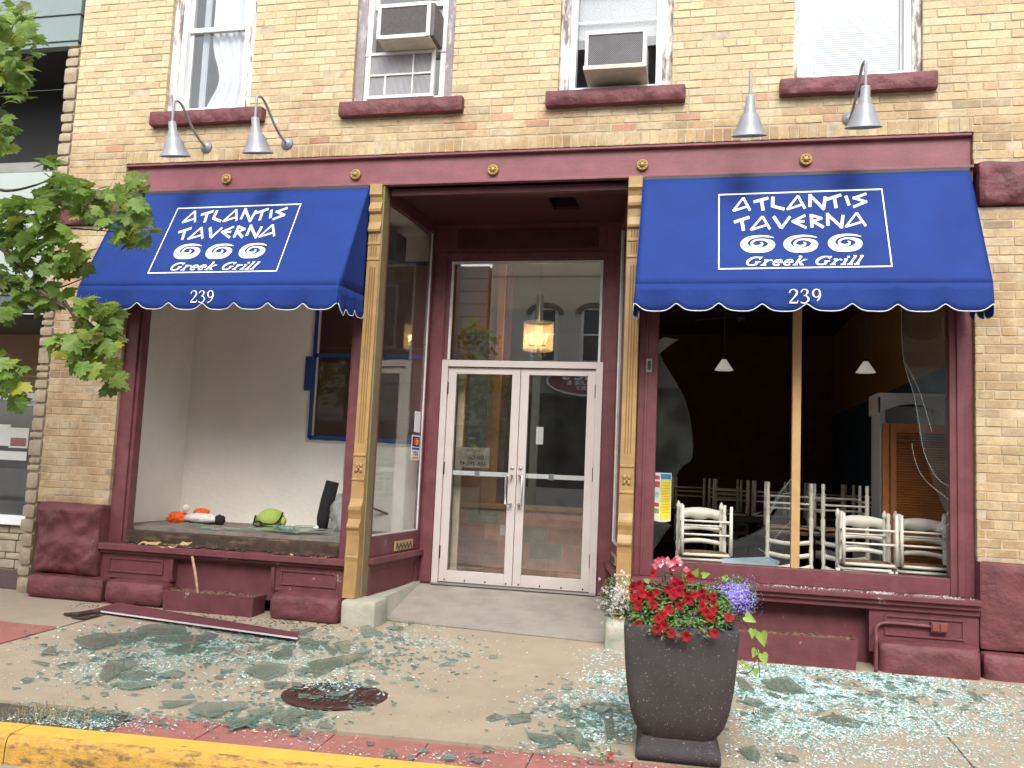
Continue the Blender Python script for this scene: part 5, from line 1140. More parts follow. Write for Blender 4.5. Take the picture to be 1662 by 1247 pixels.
def scatter(n, cx, cy, sx_, sy_, r0, r1, lab, grp, rot=0):
    k = 0
    while k < n:
        u, v = rnd.gauss(cx, sx_), rnd.gauss(cy, sy_)
        if not (5 < u < 1655 and 990 < v < 1245): continue
        c = atg(u, v)
        if c.y > -.24 and not (-.15 < c.x < 1.5): continue
        if 2.02 < c.x < 2.64 and -2.62 < c.y < -1.95: continue
        if c.y < kz(c.x)+.02: continue
        r_ = rnd.uniform(r0, r1)*rnd.choice((1, 1, .7, 1.5)); n_ = rnd.choice((3, 4, 4, 5)); a0_ = rnd.uniform(0, 6.28); asp = rnd.uniform(.35, 1); th = rnd.uniform(0, 3.14)
        P = []
        for q in range(n_):
            a_ = a0_+q*2*math.pi/n_+rnd.uniform(-.3, .3); x, y = r_*math.cos(a_), r_*asp*math.sin(a_); P.append(c+Vector((x*math.cos(th)-y*math.sin(th), x*math.sin(th)+y*math.cos(th), 0)))
        SCAT.append((u, lab, grp, 'tiny' if r_ < .022 else ('small' if r_ < .042 else 'medium'), {3: 'triangular', 4: 'four sided', 5: 'five sided'}[n_]+(' sliver' if asp < .5 else ''), place_shard(P, lab, grp, 1.5))); k += 1
scatter(42, 330, 1040, 130, 12, .025, .07, 'SHARD below the fallen board', 'small shards by the fallen board')
scatter(34, 230, 1085, 90, 22, .015, .05, 'SHARD on the left slab', 'small shards on the left slab')
scatter(30, 620, 1060, 70, 22, .015, .05, 'SHARD between manhole and ramp', 'small shards between manhole and ramp')
scatter(14, 545, 1130, 45, 14, .02, .06, 'SHARD on the manhole cover', 'shards on the manhole cover')
scatter(20, 430, 1165, 50, 15, .02, .05, 'SHARD near the slab edge', 'small shards near the slab edge')
scatter(14, 620, 1230, 100, 10, .012, .035, 'SHARD on the red strip', 'small shards on the red strip')
scatter(34, 960, 1165, 60, 28, .015, .05, 'SHARD left of the planter', 'small shards left of the planter')
scatter(40, 1340, 1130, 130, 40, .02, .06, 'SHARD right of the planter', 'small shards right of the planter')
ORD = ['leftmost', 'second from left', 'third from left', 'fourth from left', 'fifth from left', 'sixth from left', 'seventh from left', 'eighth from left', 'ninth from left', 'tenth from left', 'eleventh from left', 'twelfth from left']
by_ = {}
for q in sorted(SCAT, key=lambda q: q[0]): by_.setdefault((q[1], q[3], q[4]), []).append(q[5])
for (lab, sz_, sh_), L_ in by_.items():
    for i, ob_ in enumerate(L_): ob_['label'] = lab.replace('SHARD', '%s %s glass shard' % (sz_, sh_))+('' if len(L_) == 1 else ', '+(ORD[i] if i < len(L_)-1 else 'rightmost')+' such')
# crushed glass: nobody could count it
def crumbs(name, zones, dens_seed):
    m = MB(); rg_ = random.Random(dens_seed)
    for (n, cx, cy, sx_, sy_, s0, s1, uni) in zones:
        k = 0
        while k < n:
            if uni: u, v = cx+rg_.uniform(-1, 1)*sx_, cy+rg_.uniform(-1, 1)*sy_
            else: u, v = rg_.gauss(cx, sx_), rg_.gauss(cy, sy_)
            k += 1
            if not (-30 < u < 1700 and 985 < v < 1262): continue
            c = atg(u, v)
            if c.y > -.225 and not (-.15 < c.x < 1.5): continue
            if c.y < kz(c.x): continue
            if 2.08 < c.x < 2.56 and -2.52 < c.y < -2.05: continue
            cl = noise.noise(Vector((c.x*2.2, c.y*3.2, dens_seed)))+.5*noise.noise(Vector((c.x*7, c.y*9, dens_seed)))
            if cl < rg_.uniform(-.45, .25) and not uni: continue
            s = rg_.uniform(s0, s1); a_ = rg_.uniform(0, 6.28); d1 = Vector((math.cos(a_), math.sin(a_), rg_.uniform(-.4, .4)))*s*rg_.uniform(.9, 2.8); d2 = Vector((-math.sin(a_), math.cos(a_), rg_.uniform(-.5, .5)))*s*rg_.uniform(.5, 1); d3 = Vector((rg_.uniform(-.3, .3), rg_.uniform(-.3, .3), 1))*s*rg_.uniform(.4, 1.0)
            o_ = c+Vector((0, 0, .001+s*.4+rg_.random()*.004*(cl > .1)))
            t = rg_.random()*(1 if dens_seed > 5 else .86)+(0 if dens_seed > 5 else .14); col = (1.7, 1.3, 1.3) if t < .30 else ((.75, .98, .96) if t < .58 else ((.42, .60, .60) if t < .80 else ((.8, .75, .70) if t < .9 else (.95, 1.08, 1.05))))
            i = len(m.v); m.v += [tuple(o_-d1-d2), tuple(o_+d1-d2*.6), tuple(o_+d2), tuple(o_+d3+d1*.2)]
            for f in ((0, 1, 3), (1, 2, 3), (2, 0, 3), (0, 2, 1)): m.fi([i+q for q in f], 0, col)
    return m.build(name, chip)
tag(crumbs('crushed_glass', [(6500, 340, 1045, 110, 14, .002, .0065, 0), (3600, 240, 1085, 90, 20, .002, .006, 0), (3600, 640, 1050, 70, 24, .002, .006, 0), (2500, 430, 1085, 90, 16, .002, .006, 0), (1500, 545, 1130, 45, 15, .002, .007, 0), (1500, 150, 1170, 70, 10, .002, .006, 0), (900, 450, 1160, 70, 20, .002, .006, 0), (900, 700, 1230, 200, 14, .002, .005, 0), (1200, 450, 1110, 430, 90, .0012, .003, 1)], 3.3), kind='stuff')
tag(crumbs('crushed_glass', [(26000, 1380, 1115, 120, 26, .0022, .007, 0), (14000, 1280, 1140, 90, 40, .002, .0065, 0), (14000, 1440, 1170, 150, 40, .002, .006, 0), (8200, 985, 1165, 60, 26, .002, .0065, 0), (2500, 990, 1100, 25, 40, .002, .007, 0), (4500, 1400, 1150, 260, 100, .0015, .0045, 1)], 8.1), kind='stuff')
m = MB()
for k in range(620):
    x = rnd.choice((rnd.uniform(2.6, 4.35), rnd.gauss(3.3, .22), rnd.gauss(4.15, .10), rnd.gauss(3.75, .04))); x = min(max(x, 2.5), 4.38); y = rnd.uniform(-.11, .045); s_ = rnd.uniform(.0012, .004); o_ = Vector((x, y, .3345+s_*.4)); a_ = rnd.uniform(0, 6.28); d1 = Vector((math.cos(a_), math.sin(a_), rnd.uniform(-.3, .3)))*s_*1.6; d2 = Vector((-math.sin(a_), math.cos(a_), rnd.uniform(-.3, .3)))*s_
    i = len(m.v); m.v += [tuple(o_-d1-d2), tuple(o_+d1-d2*.6), tuple(o_+d2), tuple(o_+Vector((0, 0, s_)))]
    for f in ((0, 1, 3), (1, 2, 3), (2, 0, 3), (0, 2, 1)): m.fi([i+q for q in f], 0, (1.5, 1.25, 1.25))
tag(m.build('glass_grit', chip), kind='stuff')
def slivers(n, cx, cy, sx_, sy_, seed):
    m = MB(); rg_ = random.Random(seed); k = 0
    while k < n:
        u, v = rg_.gauss(cx, sx_), rg_.gauss(cy, sy_); k += 1
        if not (0 < u < 1662 and 990 < v < 1247): continue
        c = atg(u, v)
        if (c.y > -.24 and not (-.15 < c.x < 1.5)) or c.y < kz(c.x)+.02 or (2.05 < c.x < 2.6 and -2.55 < c.y < -1.9): continue
        if noise.noise(Vector((c.x*2.5, c.y*3.5, seed))) < rg_.uniform(-.35, .2): continue
        l, w_, a_ = rg_.uniform(.008, .028), rg_.uniform(.003, .012), rg_.gauss(.1, .9); ca, sa = math.cos(a_), math.sin(a_); h0 = rg_.uniform(.001, .008); tl = rg_.uniform(-.25, .25)
        pts = [(-l, -w_*rg_.random()), (l*rg_.uniform(.5, 1), -w_), (l, w_*rg_.random()), (-l*rg_.uniform(.2, 1), w_)]
        m.prism([Vector((c.x+x*ca-y*sa, c.y+x*sa+y*ca, gz(c.x, c.y)+h0+abs(tl)*l+tl*x)) for x, y in pts], (0, 0, .004), 0, 1)
    return tag(m.build('glass_slivers', [shard_t, shard_e]), kind='stuff')
slivers(950, 330, 1045, 125, 15, 5); slivers(240, 230, 1090, 90, 24, 6); slivers(330, 630, 1055, 75, 26, 7); slivers(240, 545, 1130, 42, 15, 8); slivers(260, 440, 1165, 60, 18, 9); slivers(480, 970, 1165, 60, 26, 10); slivers(700, 1370, 1120, 150, 38, 11); slivers(300, 120, 1172, 80, 10, 12)
# crumbs of dirt, stones, cigarette ends
m = MB()
for k in range(420):
    if k < 260: c = Vector((rnd.choice((rnd.gauss(-1.2, .45), rnd.uniform(-3, -.3))), rnd.gauss(-.28, .07), 0))
    else: c = Vector((rnd.uniform(-3, 5), rnd.uniform(-2.6, -.2), 0))
    s = rnd.uniform(.0012, .0045)*(1.5 if k < 260 else .8); m.blob((c.x, c.y, gz(0, c.y)+s*.3), (s*rnd.uniform(1, 3), s, s*.6), amp=.4, nu=5, nv=4, seed=k)
tag(m.build('debris', woodrot), kind='stuff')
# verge of dirt and dry grass behind the kerb at the left
m = MB(); n_ = 60
g_ = []
for i in range(n_+1):
    x = -6+5.42*i/n_; row = []
    for j in range(7):
        y = kz(x)+.005+(sz(x)-.02-kz(x))*j/6; row.append(m.vert(g3(x, y, -.012+.018*noise.noise(Vector((x*6, y*8, 0)))+.012*math.sin(math.pi*j/6))))
    g_.append(row)
for i in range(n_):
    for j in range(6): m.fi((g_[i][j], g_[i+1][j], g_[i+1][j+1], g_[i][j+1]), 0, None, True)
tag(m.build('verge_soil', dirt), kind='structure')
m = MB()
for k in range(900):
    x = rnd.choice((rnd.uniform(-4, -.65), rnd.gauss(-.97, .12))); y = rnd.uniform(kz(x)+.01, sz(x)-.03); p = g3(x, y, -.005); d = Vector((rnd.uniform(-1, 1), rnd.uniform(-1, 1), rnd.uniform(.2, 1.2))).normalized()*rnd.uniform(.02, .09); sd_ = d.cross(Vector((0, 0, 1))).normalized()*.0018
    m.face([p-sd_, p+sd_, p+d*.6+sd_*.6+Vector((0, 0, .006))]); m.face([p-sd_*.6+d*.5, p+sd_*.6+d*.5, p+d+Vector((0, 0, -.004))])
tag(m.build('dry_grass', mat('dry_straw', (.40, .32, .16), .9, .3, 20)), kind='stuff')
# ================================================================ STONE PLANTER
PC = Vector((2.312, -2.275, gz(0, -2.3)+.0)); PYAW = .05
agg = mat('dark_aggregate_concrete', (.064, .060, .061), .85, .10, 8, .4, 160, col2=(.26, .24, .22), mask=(95, .655, .69, 2), spec=.25)
def loft(m, levels, c, yaw, nc=8, mi=0):
    rings = []
    for z, hw, cr in levels:
        ring = []
        for q, (sx_, sy_) in enumerate(((1, 1), (-1, 1), (-1, -1), (1, -1))):
            for k in range(nc+1):
                a = q*math.pi/2+k*math.pi/2/nc; x = sx_*(hw-cr)+cr*math.cos(a); y = sy_*(hw-cr)+cr*math.sin(a)
                ring.append(m.vert((c.x+x*math.cos(yaw)-y*math.sin(yaw), c.y+x*math.sin(yaw)+y*math.cos(yaw), z)))
        rings.append(ring)
    n_ = len(rings[0])
    for a, b_ in zip(rings, rings[1:]):
        for i in range(n_): m.fi((a[i], a[(i+1) % n_], b_[(i+1) % n_], b_[i]), mi, None, True)
    m.fi(rings[0][::-1], mi); return rings
PL = thing('stone_planter', 'tall dark aggregate concrete planter on a square foot full of flowers', 'planter', PC)
zb = gz(0, -2.3)-.01
m = MB(); rg_ = loft(m, [(zb, .213, .02), (zb+.055, .212, .02), (zb+.062, .200, .02), (zb+.075, .196, .02), (zb+.095, .187, .03), (zb+.115, .183, .03)], PC, PYAW); m.fi(rg_[-1]); m.build('foot', agg, PL)
m = MB()
out = [(-.198, .150, .05), (-.19, .180, .06), (-.165, .196, .07), (-.145, .212, .07), (-.11, .231, .07), (-.06, .247, .06), (0, .260, .055), (.10, .275, .05), (.20, .285, .045), (.30, .291, .035), (.362, .295, .03), (.370, .292, .028)]
inn = [(.371, .262, .03), (.365, .258, .03), (.30, .250, .04)]
rg_ = loft(m, [(z_*1.015+(.012 if z_ > .1 else -.002), h_*.975, c_) for z_, h_, c_ in out+inn], PC, PYAW); m.fi(rg_[-1]); m.build('pot', agg, PL)
m = MB(); m.box(PC.x-.24, PC.x+.24, PC.y-.24, PC.y+.24, .29, .34); m.build('soil', dirt, PL, .01)

leafg = mat('petunia_leaf', (.10, .19, .055), .6, .2, 30, spec=.4, attr='Col'); 
def petal_flower(m, c, nrm, r, lobes=5, cup=.35, mi=0, mi2=1, seed=0):
    nrm = Vector(nrm).normalized(); a = nrm.orthogonal().normalized(); b_ = nrm.cross(a); n_ = lobes*6
    rim = []; mid = []; ctr = m.vert(c-nrm*r*.55)
    for i in range(n_):
        t = 2*math.pi*i/n_; rad = r*(.86+.14*abs(math.cos(lobes*t/2))**.6)*(1+.06*noise.noise(Vector((i*.7, seed, 0)))); d = a*math.cos(t)+b_*math.sin(t)
        mid.append(m.vert(c+d*rad*.40-nrm*r*.12)); rim.append(m.vert(c+d*rad+nrm*r*(.05*math.sin(lobes*t+seed)-.02)))
    for i in range(n_):
        j = (i+1) % n_; m.fi((mid[i], mid[j], rim[j], rim[i]), mi, None, True); m.fi((ctr, mid[j], mid[i]), mi2, None, True)
def leaf(m, p, d, nrm, L_, W_, mi=0, col=None, fold=.15):
    d = Vector(d).normalized(); s_ = d.cross(nrm).normalized(); nn = s_.cross(d)
    i = len(m.v); m.v += [tuple(p), tuple(p+d*L_*.35+s_*W_/2+nn*W_*fold), tuple(p+d*L_*.75+s_*W_*.36+nn*W_*fold), tuple(p+d*L_), tuple(p+d*L_*.75-s_*W_*.36+nn*W_*fold), tuple(p+d*L_*.35-s_*W_/2+nn*W_*fold), tuple(p+d*L_*.55)]
    for f in ((0, 1, 6), (1, 2, 6), (2, 3, 6), (3, 4, 6), (4, 5, 6), (5, 0, 6)): m.fi([i+q for q in f], mi, col, True)
kf = lambda x, y: (960+x/5.54, 890+y/5.54)
def fY(y): return -2.62+.30*max(0, min(1, (820-y)/560))
red = mat('petunia_red', (.34, .004, .012), .75, .15, 40, spec=.2); redc = mat('petunia_throat', (.10, .003, .006), .7)
pet = thing('petunia_plant', 'red petunia mass spilling over the front of the stone planter', 'flowering plant', (PC.x, PC.y, .32))
FP = [(380, 440), (422, 452), (460, 408), (520, 432), (585, 400), (415, 520), (555, 507), (697, 550), (733, 428), (786, 393), (865, 427), (872, 470), (992, 400), (1003, 455), (1000, 530), (1030, 580), (1097, 562), (1070, 640), (1100, 497), (598, 640), (652, 700), (590, 735), (420, 682), (717, 770), (850, 795), (1105, 765), (1235, 622), (430, 333), (370, 352), (750, 340), (690, 370), (762, 292), (888, 262), (1090, 432), (556, 232), (800, 330), (640, 600), (930, 420), (790, 520)]
for k, (x, y) in enumerate(FP):
    u, v = kf(x, y); c = at(u, v, fY(y)-.02+rnd.uniform(-.012, .012)); tow = (Vector((CX, CY, CZ))-c).normalized()
    nr = tow*1.1+Vector((rnd.uniform(-.6, .6), -.2, rnd.uniform(-.3, .6)))
    m = MB(); petal_flower(m, c, nr, rnd.uniform(.021, .027), seed=k); m.tube([c-nr.normalized()*.012, c-nr.normalized()*.045+Vector((0, 0, -.01))], [.006, .0025], 5, 1); m.build('flower', [red, redc], pet)
m = MB()
for k in range(3400):
    x = rnd.uniform(360, 1240); yc = 560; dy = 250*math.sqrt(max(0, 1-((x-800)/470)**2)); y = yc+rnd.uniform(-1, 1)*dy*(1 if rnd.random() < .8 else .8)
    if y > 700 and noise.noise(Vector((x*.012, 3, 0))) < 0 and rnd.random() < .8: continue
    u, v = kf(x, y); c = at(u, v, fY(y)+rnd.uniform(0, .13)**1.0); d = Vector((rnd.uniform(-1, 1), rnd.uniform(-1.1, .3), rnd.uniform(-.7, .9))); t = rnd.uniform(.6, 1.5)
    leaf(m, c, d, Vector((rnd.uniform(-.4, .4), -.5, 1)), rnd.uniform(.022, .038), rnd.uniform(.009, .014), 0, (t, t*rnd.uniform(.9, 1.15), t*.9))
tag(m.build('foliage', leafg, pet), kind='stuff')
m = MB()
for (x, y) in ((775, 800), (930, 600), (880, 700), (360, 640), (1030, 760)):
    u, v = kf(x, y); c = at(u, v, fY(y)-.02); m.tube([c+Vector((-.01, 0, .03)), c+Vector((0, 0, .008)), c], [.002, .003, .010], 6)
m.build('wilted_trumpet', mat('wilted_violet', (.25, .04, .12), .8), pet)
# pink begonia with bronze leaves
beg = thing('begonia_plant', 'pink begonia with bronze leaves standing at the back of the planter', 'flowering plant', (PC.x-.05, PC.y, .32))
pink = mat('begonia_pink', (.62, .07, .13), .6, .15, 40); pinkl = mat('begonia_pale', (.85, .45, .48), .6)
for k, (x, y) in enumerate([(598, 112), (640, 100), (575, 155), (682, 108), (770, 95), (762, 150), (735, 185), (725, 245), (850, 190), (862, 225), (620, 140), (800, 130), (705, 150), (745, 120)]):
    u, v = kf(x, y); c = at(u, v, -2.30+rnd.uniform(-.02, .02)); m = MB()
    for q in range(4):
        a_ = q*math.pi/2+rnd.uniform(-.2, .2); dd = Vector((math.cos(a_), -.35, math.sin(a_))); leaf(m, c, dd, Vector((0, -1, .1)), .022*rnd.uniform(.8, 1.1), .022, 1 if rnd.random() < .25 else 0)
    m.build('flower', [pink, pinkl], beg)
m = MB()
for (x, y, s) in ((640, 200, .075), (700, 170, .05), (600, 250, .07), (680, 320, .08), (620, 340, .07), (860, 320, .075), (900, 350, .06), (800, 240, .05), (770, 200, .05), (570, 300, .05)):
    u, v = kf(x, y); c = at(u, v, -2.29+rnd.uniform(-.03, .02)); leaf(m, c, Vector((rnd.uniform(-1, 1), -.5, rnd.uniform(-.6, .3))), Vector((0, -.4, 1)), s, s*.8, 0)
for k in range(8):
    u, v = kf(rnd.uniform(600, 850), rnd.uniform(120, 240)); p = at(u, v, -2.3); m.tube([Vector((PC.x-.05, PC.y-.02, .32)), p], [.005, .002], 5)
m.build('bronze_leaves', mat('bronze_leaf', (.055, .035, .022), .45, .3, 20), beg)
def cloud_plant(name, label, cx, cy, rx, ry, Y0, n, fcol, fname, fr, ncol, nl, mats_):
    o = thing(name, label, 'flowering plant', at(*kf(cx, cy+ry*.9), Y0)); m = MB(); f = MB()
    for k in range(n):
        a_ = rnd.uniform(0, 6.28); q = min(1.25, abs(rnd.gauss(0, .55))+.18*rnd.random()); x, y = cx+rx*q*math.cos(a_)*(1+.35*noise.noise(Vector((math.cos(a_)*1.5, math.sin(a_)*1.5, cx)))), cy+ry*q*math.sin(a_)*(1+.35*noise.noise(Vector((math.cos(a_)*1.5, math.sin(a_)*1.5, cx)))); dd = math.sqrt(max(0, 1-q*q)); c = at(*kf(x, y), Y0-.11*dd+rnd.uniform(0, .03))
        nr = Vector((math.cos(a_)*q, -dd-.3, -math.sin(a_)*q+.5)); fcol(f, c, nr, q)
    for k in range(nl):
        a_ = rnd.uniform(0, 6.28); q = math.sqrt(rnd.random()); c = at(*kf(cx+rx*q*math.cos(a_), cy+ry*q*math.sin(a_)), Y0-.09*math.sqrt(max(0, 1-q*q))+rnd.uniform(0, .08)); leaf(m, c, Vector((rnd.uniform(-1, 1), rnd.uniform(-1, .2), rnd.uniform(-.4, 1))), Vector((rnd.uniform(-.5, .5), -.5, 1)), rnd.uniform(.01, .024), .005, 0, (rnd.uniform(.6, 1.4),)*3)
    tag(f.build('blossoms', mats_[0], o), kind='stuff'); tag(m.build('foliage', mats_[1], o), kind='stuff'); return o
def lob(f, c, nr, q):
    nr = nr.normalized(); a = nr.orthogonal().normalized(); b_ = nr.cross(a); r = rnd.uniform(.0045, .0065); t = rnd.random()
    for k in range(5):
        an = k*1.2566+t*6; d = a*math.cos(an)+b_*math.sin(an); s_ = nr.cross(d)*r*.35; f.face([c, c+d*r*.6+s_, c+d*r, c+d*r*.6-s_], 0 if t < .8 else 1)
    s_ = a*.0013; f.face([c+nr*.001-s_, c+nr*.001+b_*.0013, c+nr*.001+s_, c+nr*.001-b_*.0013], 2)
vio = mat('lobelia_violet', (.20, .15, .62), .7, .2, 60); viol = mat('lobelia_pale', (.42, .38, .80), .7); whf = mat('tiny_white_flower', (.80, .80, .76), .8, .05, 60)
cloud_plant('lobelia_plant', 'violet blue trailing lobelia at the right side of the planter', 1275, 450, 215, 200, -2.26, 1250, lob, '', .006, None, 1300, ([vio, viol, whf], leafg))
def aly(f, c, nr, q):
    if rnd.random() < .8:
        for k in range(16):
            d = Vector((rnd.gauss(0, 1), rnd.gauss(0, 1), rnd.gauss(0, 1))).normalized()*.008; p = c+d; s_ = .0026; a = d.orthogonal().normalized()*s_; b_ = d.cross(a).normalized()*s_; f.face([p-a, p-b_, p+a, p+b_], 0 if q > .35 or c.x < 2.03 else 1)
cloud_plant('alyssum_plant', 'white alyssum clusters on thin stems at the left side of the planter', 250, 450, 190, 205, -2.32, 210, aly, '', .01, None, 900, ([whf, mat('dried_flower', (.62, .48, .30), .9)], mat('grey_green_leaf', (.20, .25, .12), .8, .2, 40, attr='Col')))
aly_o = bpy.data.objects['alyssum_plant']; m = MB()
for k in range(60):
    a_ = rnd.uniform(1.9, 4.6); q = rnd.uniform(.5, 1.05); p = at(*kf(250+190*q*math.cos(a_), 450-205*q*math.sin(a_)*1), -2.35); m.tube(catmull([Vector((2.1, -2.3, .34)), Vector((2.1, -2.3, .36)).lerp(p, .5)+Vector((0, 0, .015)), p], 4), .0012, 3, smooth=False)
m.build('stems', mat('grey_green_leaf', (.2, .25, .12)), aly_o)
# sweet potato vine
vine = thing('sweet_potato_vine', 'lime green heart leaved vine hanging down the right side of the planter', 'plant', at(1205, 1010, -2.2))
lime = mat('lime_leaf', (.24, .38, .06), .5, .1, 30, spec=.4)
def heart(m, c, dn, nr, s, mi=0):
    dn = Vector(dn).normalized(); sd_ = dn.cross(Vector(nr)).normalized(); nn = sd_.cross(dn); P = [(0, -.12), (.22, -.30), (.46, -.22), (.54, .08), (.38, .42), (.16, .75), (0, 1.0), (-.16, .75), (-.38, .42), (-.54, .08), (-.46, -.22), (-.22, -.30)]
    i0 = m.vert(c+dn*.25*s-nn*.06*s); idx = [m.vert(c+sd_*x*s*.9+dn*y*s+nn*(abs(x)*.22*s)) for x, y in P]
    for k in range(12): m.fi((i0, idx[k], idx[(k+1) % 12]), mi, None, True)
for k, (u, v, s, ax, az_) in enumerate([(1212, 1008, .052, .9, -.4), (1222, 1030, .042, -.1, -1), (1236, 1036, .062, .25, -1), (1226, 1062, .04, -.4, -1), (1238, 1070, .052, .3, -.9), (1214, 1088, .03, -.8, -.5), (1226, 1094, .034, .1, -1), (1206, 1080, .026, -.5, -.6), (1128, 938, .04, .3, .6), (1142, 940, .038, .8, .3), (1175, 946, .034, .8, .2), (1080, 940, .036, -.5, .3), (1052, 950, .03, -.8, .4), (1190, 955, .03, .7, .4), (1110, 942, .03, -.2, .8)]):
    m = MB(); Y = -2.42 if k < 8 else -2.26; heart(m, at(u, v-6, Y), Vector((ax, -.15, az_)), Vector((rnd.uniform(-.3, .3), -1, .35)), s); m.build('leaf', lime, vine)
m = MB(); m.tube(catmull([at(1190, 1005, -2.32), at(1215, 1018, -2.4), at(1228, 1050, -2.42), at(1232, 1082, -2.42), at(1233, 1100, -2.4)], 5), .0022, 5); m.tube(catmull([at(1226, 1055, -2.42), at(1222, 1085, -2.43), at(1206, 1094, -2.43), at(1196, 1085, -2.43)], 5), .002, 5); m.build('stem', mat('vine_stem', (.05, .05, .03), .7), vine)
# self-sown petunia in the paving joint
o = thing('small_petunia', 'tiny self sown petunia with one pink red flower at the paving edge', 'flowering plant', atg(985, 1240))
m = MB(); c = atg(990, 1236)+Vector((0, 0, .035)); petal_flower(m, c, Vector((0, -1, .8)), .018); m.build('flower', [mat('hot_pink', (.75, .02, .10), .6), redc], o)
m = MB()
for k in range(40): leaf(m, atg(rnd.uniform(968, 1000), rnd.uniform(1234, 1243))+Vector((0, 0, rnd.uniform(0, .06))), Vector((rnd.uniform(-1, 1), rnd.uniform(-1, 1), rnd.uniform(0, 1))), Vector((0, 0, 1)), .025, .009, 0, (1.3, 1.3, 1))
m.build('foliage', leafg, o)

# ================================================================ STREET TREE
TR = thing('maple_tree', 'young maple tree whose leafy branches reach in from the left', 'tree', (-2.95, -2.98, gz(0, -3)))
bark = mat('maple_bark', (.10, .08, .06), .9, .25, 18, .7, 50)
tb = Vector((-2.95, -2.98, gz(0, -3)-.05))
m = MB(); m.tube(catmull([tb, tb+Vector((.03, .02, .8)), tb+Vector((0, .04, 1.7)), tb+Vector((-.08, 0, 2.6)), tb+Vector((-.05, -.05, 4.2))], 6), [.085-.0022*i for i in range(25)], 12); m.build('trunk', bark, TR)
mleaf = mat('maple_leaf', (.15, .26, .055), .5, .15, 20, spec=.45, attr='Col')
nn = mleaf.node_tree; bsd = nn.nodes['Principled BSDF']
trn = nn.nodes.new('ShaderNodeBsdfTranslucent'); mxs = nn.nodes.new('ShaderNodeMixShader'); mxs.inputs[0].default_value = .38
src_ = bsd.inputs['Base Color'].links[0].from_socket; nn.links.new(src_, trn.inputs[0]); nn.links.new(bsd.outputs[0], mxs.inputs[1]); nn.links.new(trn.outputs[0], mxs.inputs[2]); nn.links.new(mxs.outputs[0], nn.nodes['Material Output'].inputs[0])
LP = [(0, 0), (.10, -.05), (.34, -.12), (.38, .02), (.58, .08), (.53, .20), (.74, .38), (.56, .44), (.58, .58), (.42, .54), (.32, .56), (.34, .78), (.18, .78), (0, 1.0)]
LP = LP+[(-x, y) for x, y in reversed(LP[1:-1])]
def mleaf_add(m, p, dn, nr, s, col):
    dn = Vector(dn).normalized(); sd_ = dn.cross(Vector(nr)).normalized()
    if sd_.length < .1: sd_ = Vector((1, 0, 0))
    nn_ = sd_.cross(dn); cur = rnd.uniform(-.15, .3); i0 = m.vert(p+dn*.30*s)
    idx = [m.vert(p+sd_*x*s+dn*y*s+nn_*(-(x*x)*.5-(y-.3)**2*cur)*s) for x, y in LP]; n_ = len(LP)
    for k in range(n_): m.fi((i0, idx[k], idx[(k+1) % n_]), 0, col)
lm = MB(); bm_ = MB()
TW = [([(-60, 330), (0, 352), (60, 348), (120, 335), (190, 318)], -3.25), ([(-60, 400), (0, 398), (60, 372), (130, 372), (205, 378)], -3.15), ([(-60, 380), (0, 402), (60, 468), (110, 498), (150, 528), (180, 560)], -3.3), ([(-50, 450), (20, 455), (80, 470), (135, 452)], -3.05),
      ([(60, 468), (110, 500), (165, 490)], -3.3), ([(110, 498), (150, 560), (175, 600)], -3.3), ([(-60, 540), (0, 580), (35, 615)], -3.2), ([(-50, 300), (10, 310), (60, 300), (90, 285)], -3.3), ([(-40, 60), (10, 60), (40, 50)], -3.5), ([(-40, 130), (10, 110), (50, 95)], -3.5), ([(-40, 200), (0, 190), (20, 215)], -3.5), ([(0, 402), (40, 430), (95, 440), (150, 425)], -3.2)]
LIMB = [at(-120, 110, -3.45), at(-120, 350, -3.2), at(-120, 520, -3.15)]
for q_ in LIMB: bm_.tube(catmull([Vector((-2.97, -2.98, max(1.5, q_.z-.55))), Vector((-2.97, -2.98, 0)).lerp(q_, .4)*1.0+Vector((0, 0, (q_.z-.1)*.6)), q_], 6), [.034-.0016*i for i in range(13)], 8)
for P, Y in TW:
    pts = [at(u, v, Y+.05*math.sin(u*.05)) for u, v in P]; root = Vector((-2.95, -2.98, min(3.6, max(1.7, pts[0].z+.1))))
    root = min(LIMB, key=lambda l: (l-pts[0]).length) if P[0][0] < 0 else pts[0].lerp(pts[1], -.15); q = catmull([root]+pts, 5); n_ = len(q); bm_.tube(q, [.012*(1-i/n_)**1.2+.0022 for i in range(n_)], 6)
CL = [(20, 60, 38, 60, -3.55, 26), (5, 130, 34, 50, -3.5, 20), (8, 215, 18, 34, -3.5, 9), (40, 350, 60, 30, -3.25, 34), (110, 310, 55, 24, -3.25, 24), (170, 330, 60, 28, -3.2, 30), (222, 300, 22, 14, -3.2, 6), (215, 372, 30, 26, -3.15, 14), (70, 395, 70, 30, -3.2, 30), (30, 440, 40, 26, -3.1, 16), (110, 425, 38, 18, -3.2, 13),
      (60, 480, 50, 20, -3.2, 12), (145, 500, 26, 20, -3.25, 13), (160, 540, 34, 28, -3.28, 22), (110, 555, 40, 16, -3.3, 12), (150, 585, 34, 24, -3.3, 18), (182, 610, 12, 22, -3.3, 7), (178, 495, 14, 14, -3.2, 4), (25, 620, 26, 30, -3.2, 13), (5, 590, 10, 30, -3.2, 6), (20, 505, 22, 18, -3.2, 7), (82, 262, 14, 10, -3.3, 3)]
pet_ = MB()
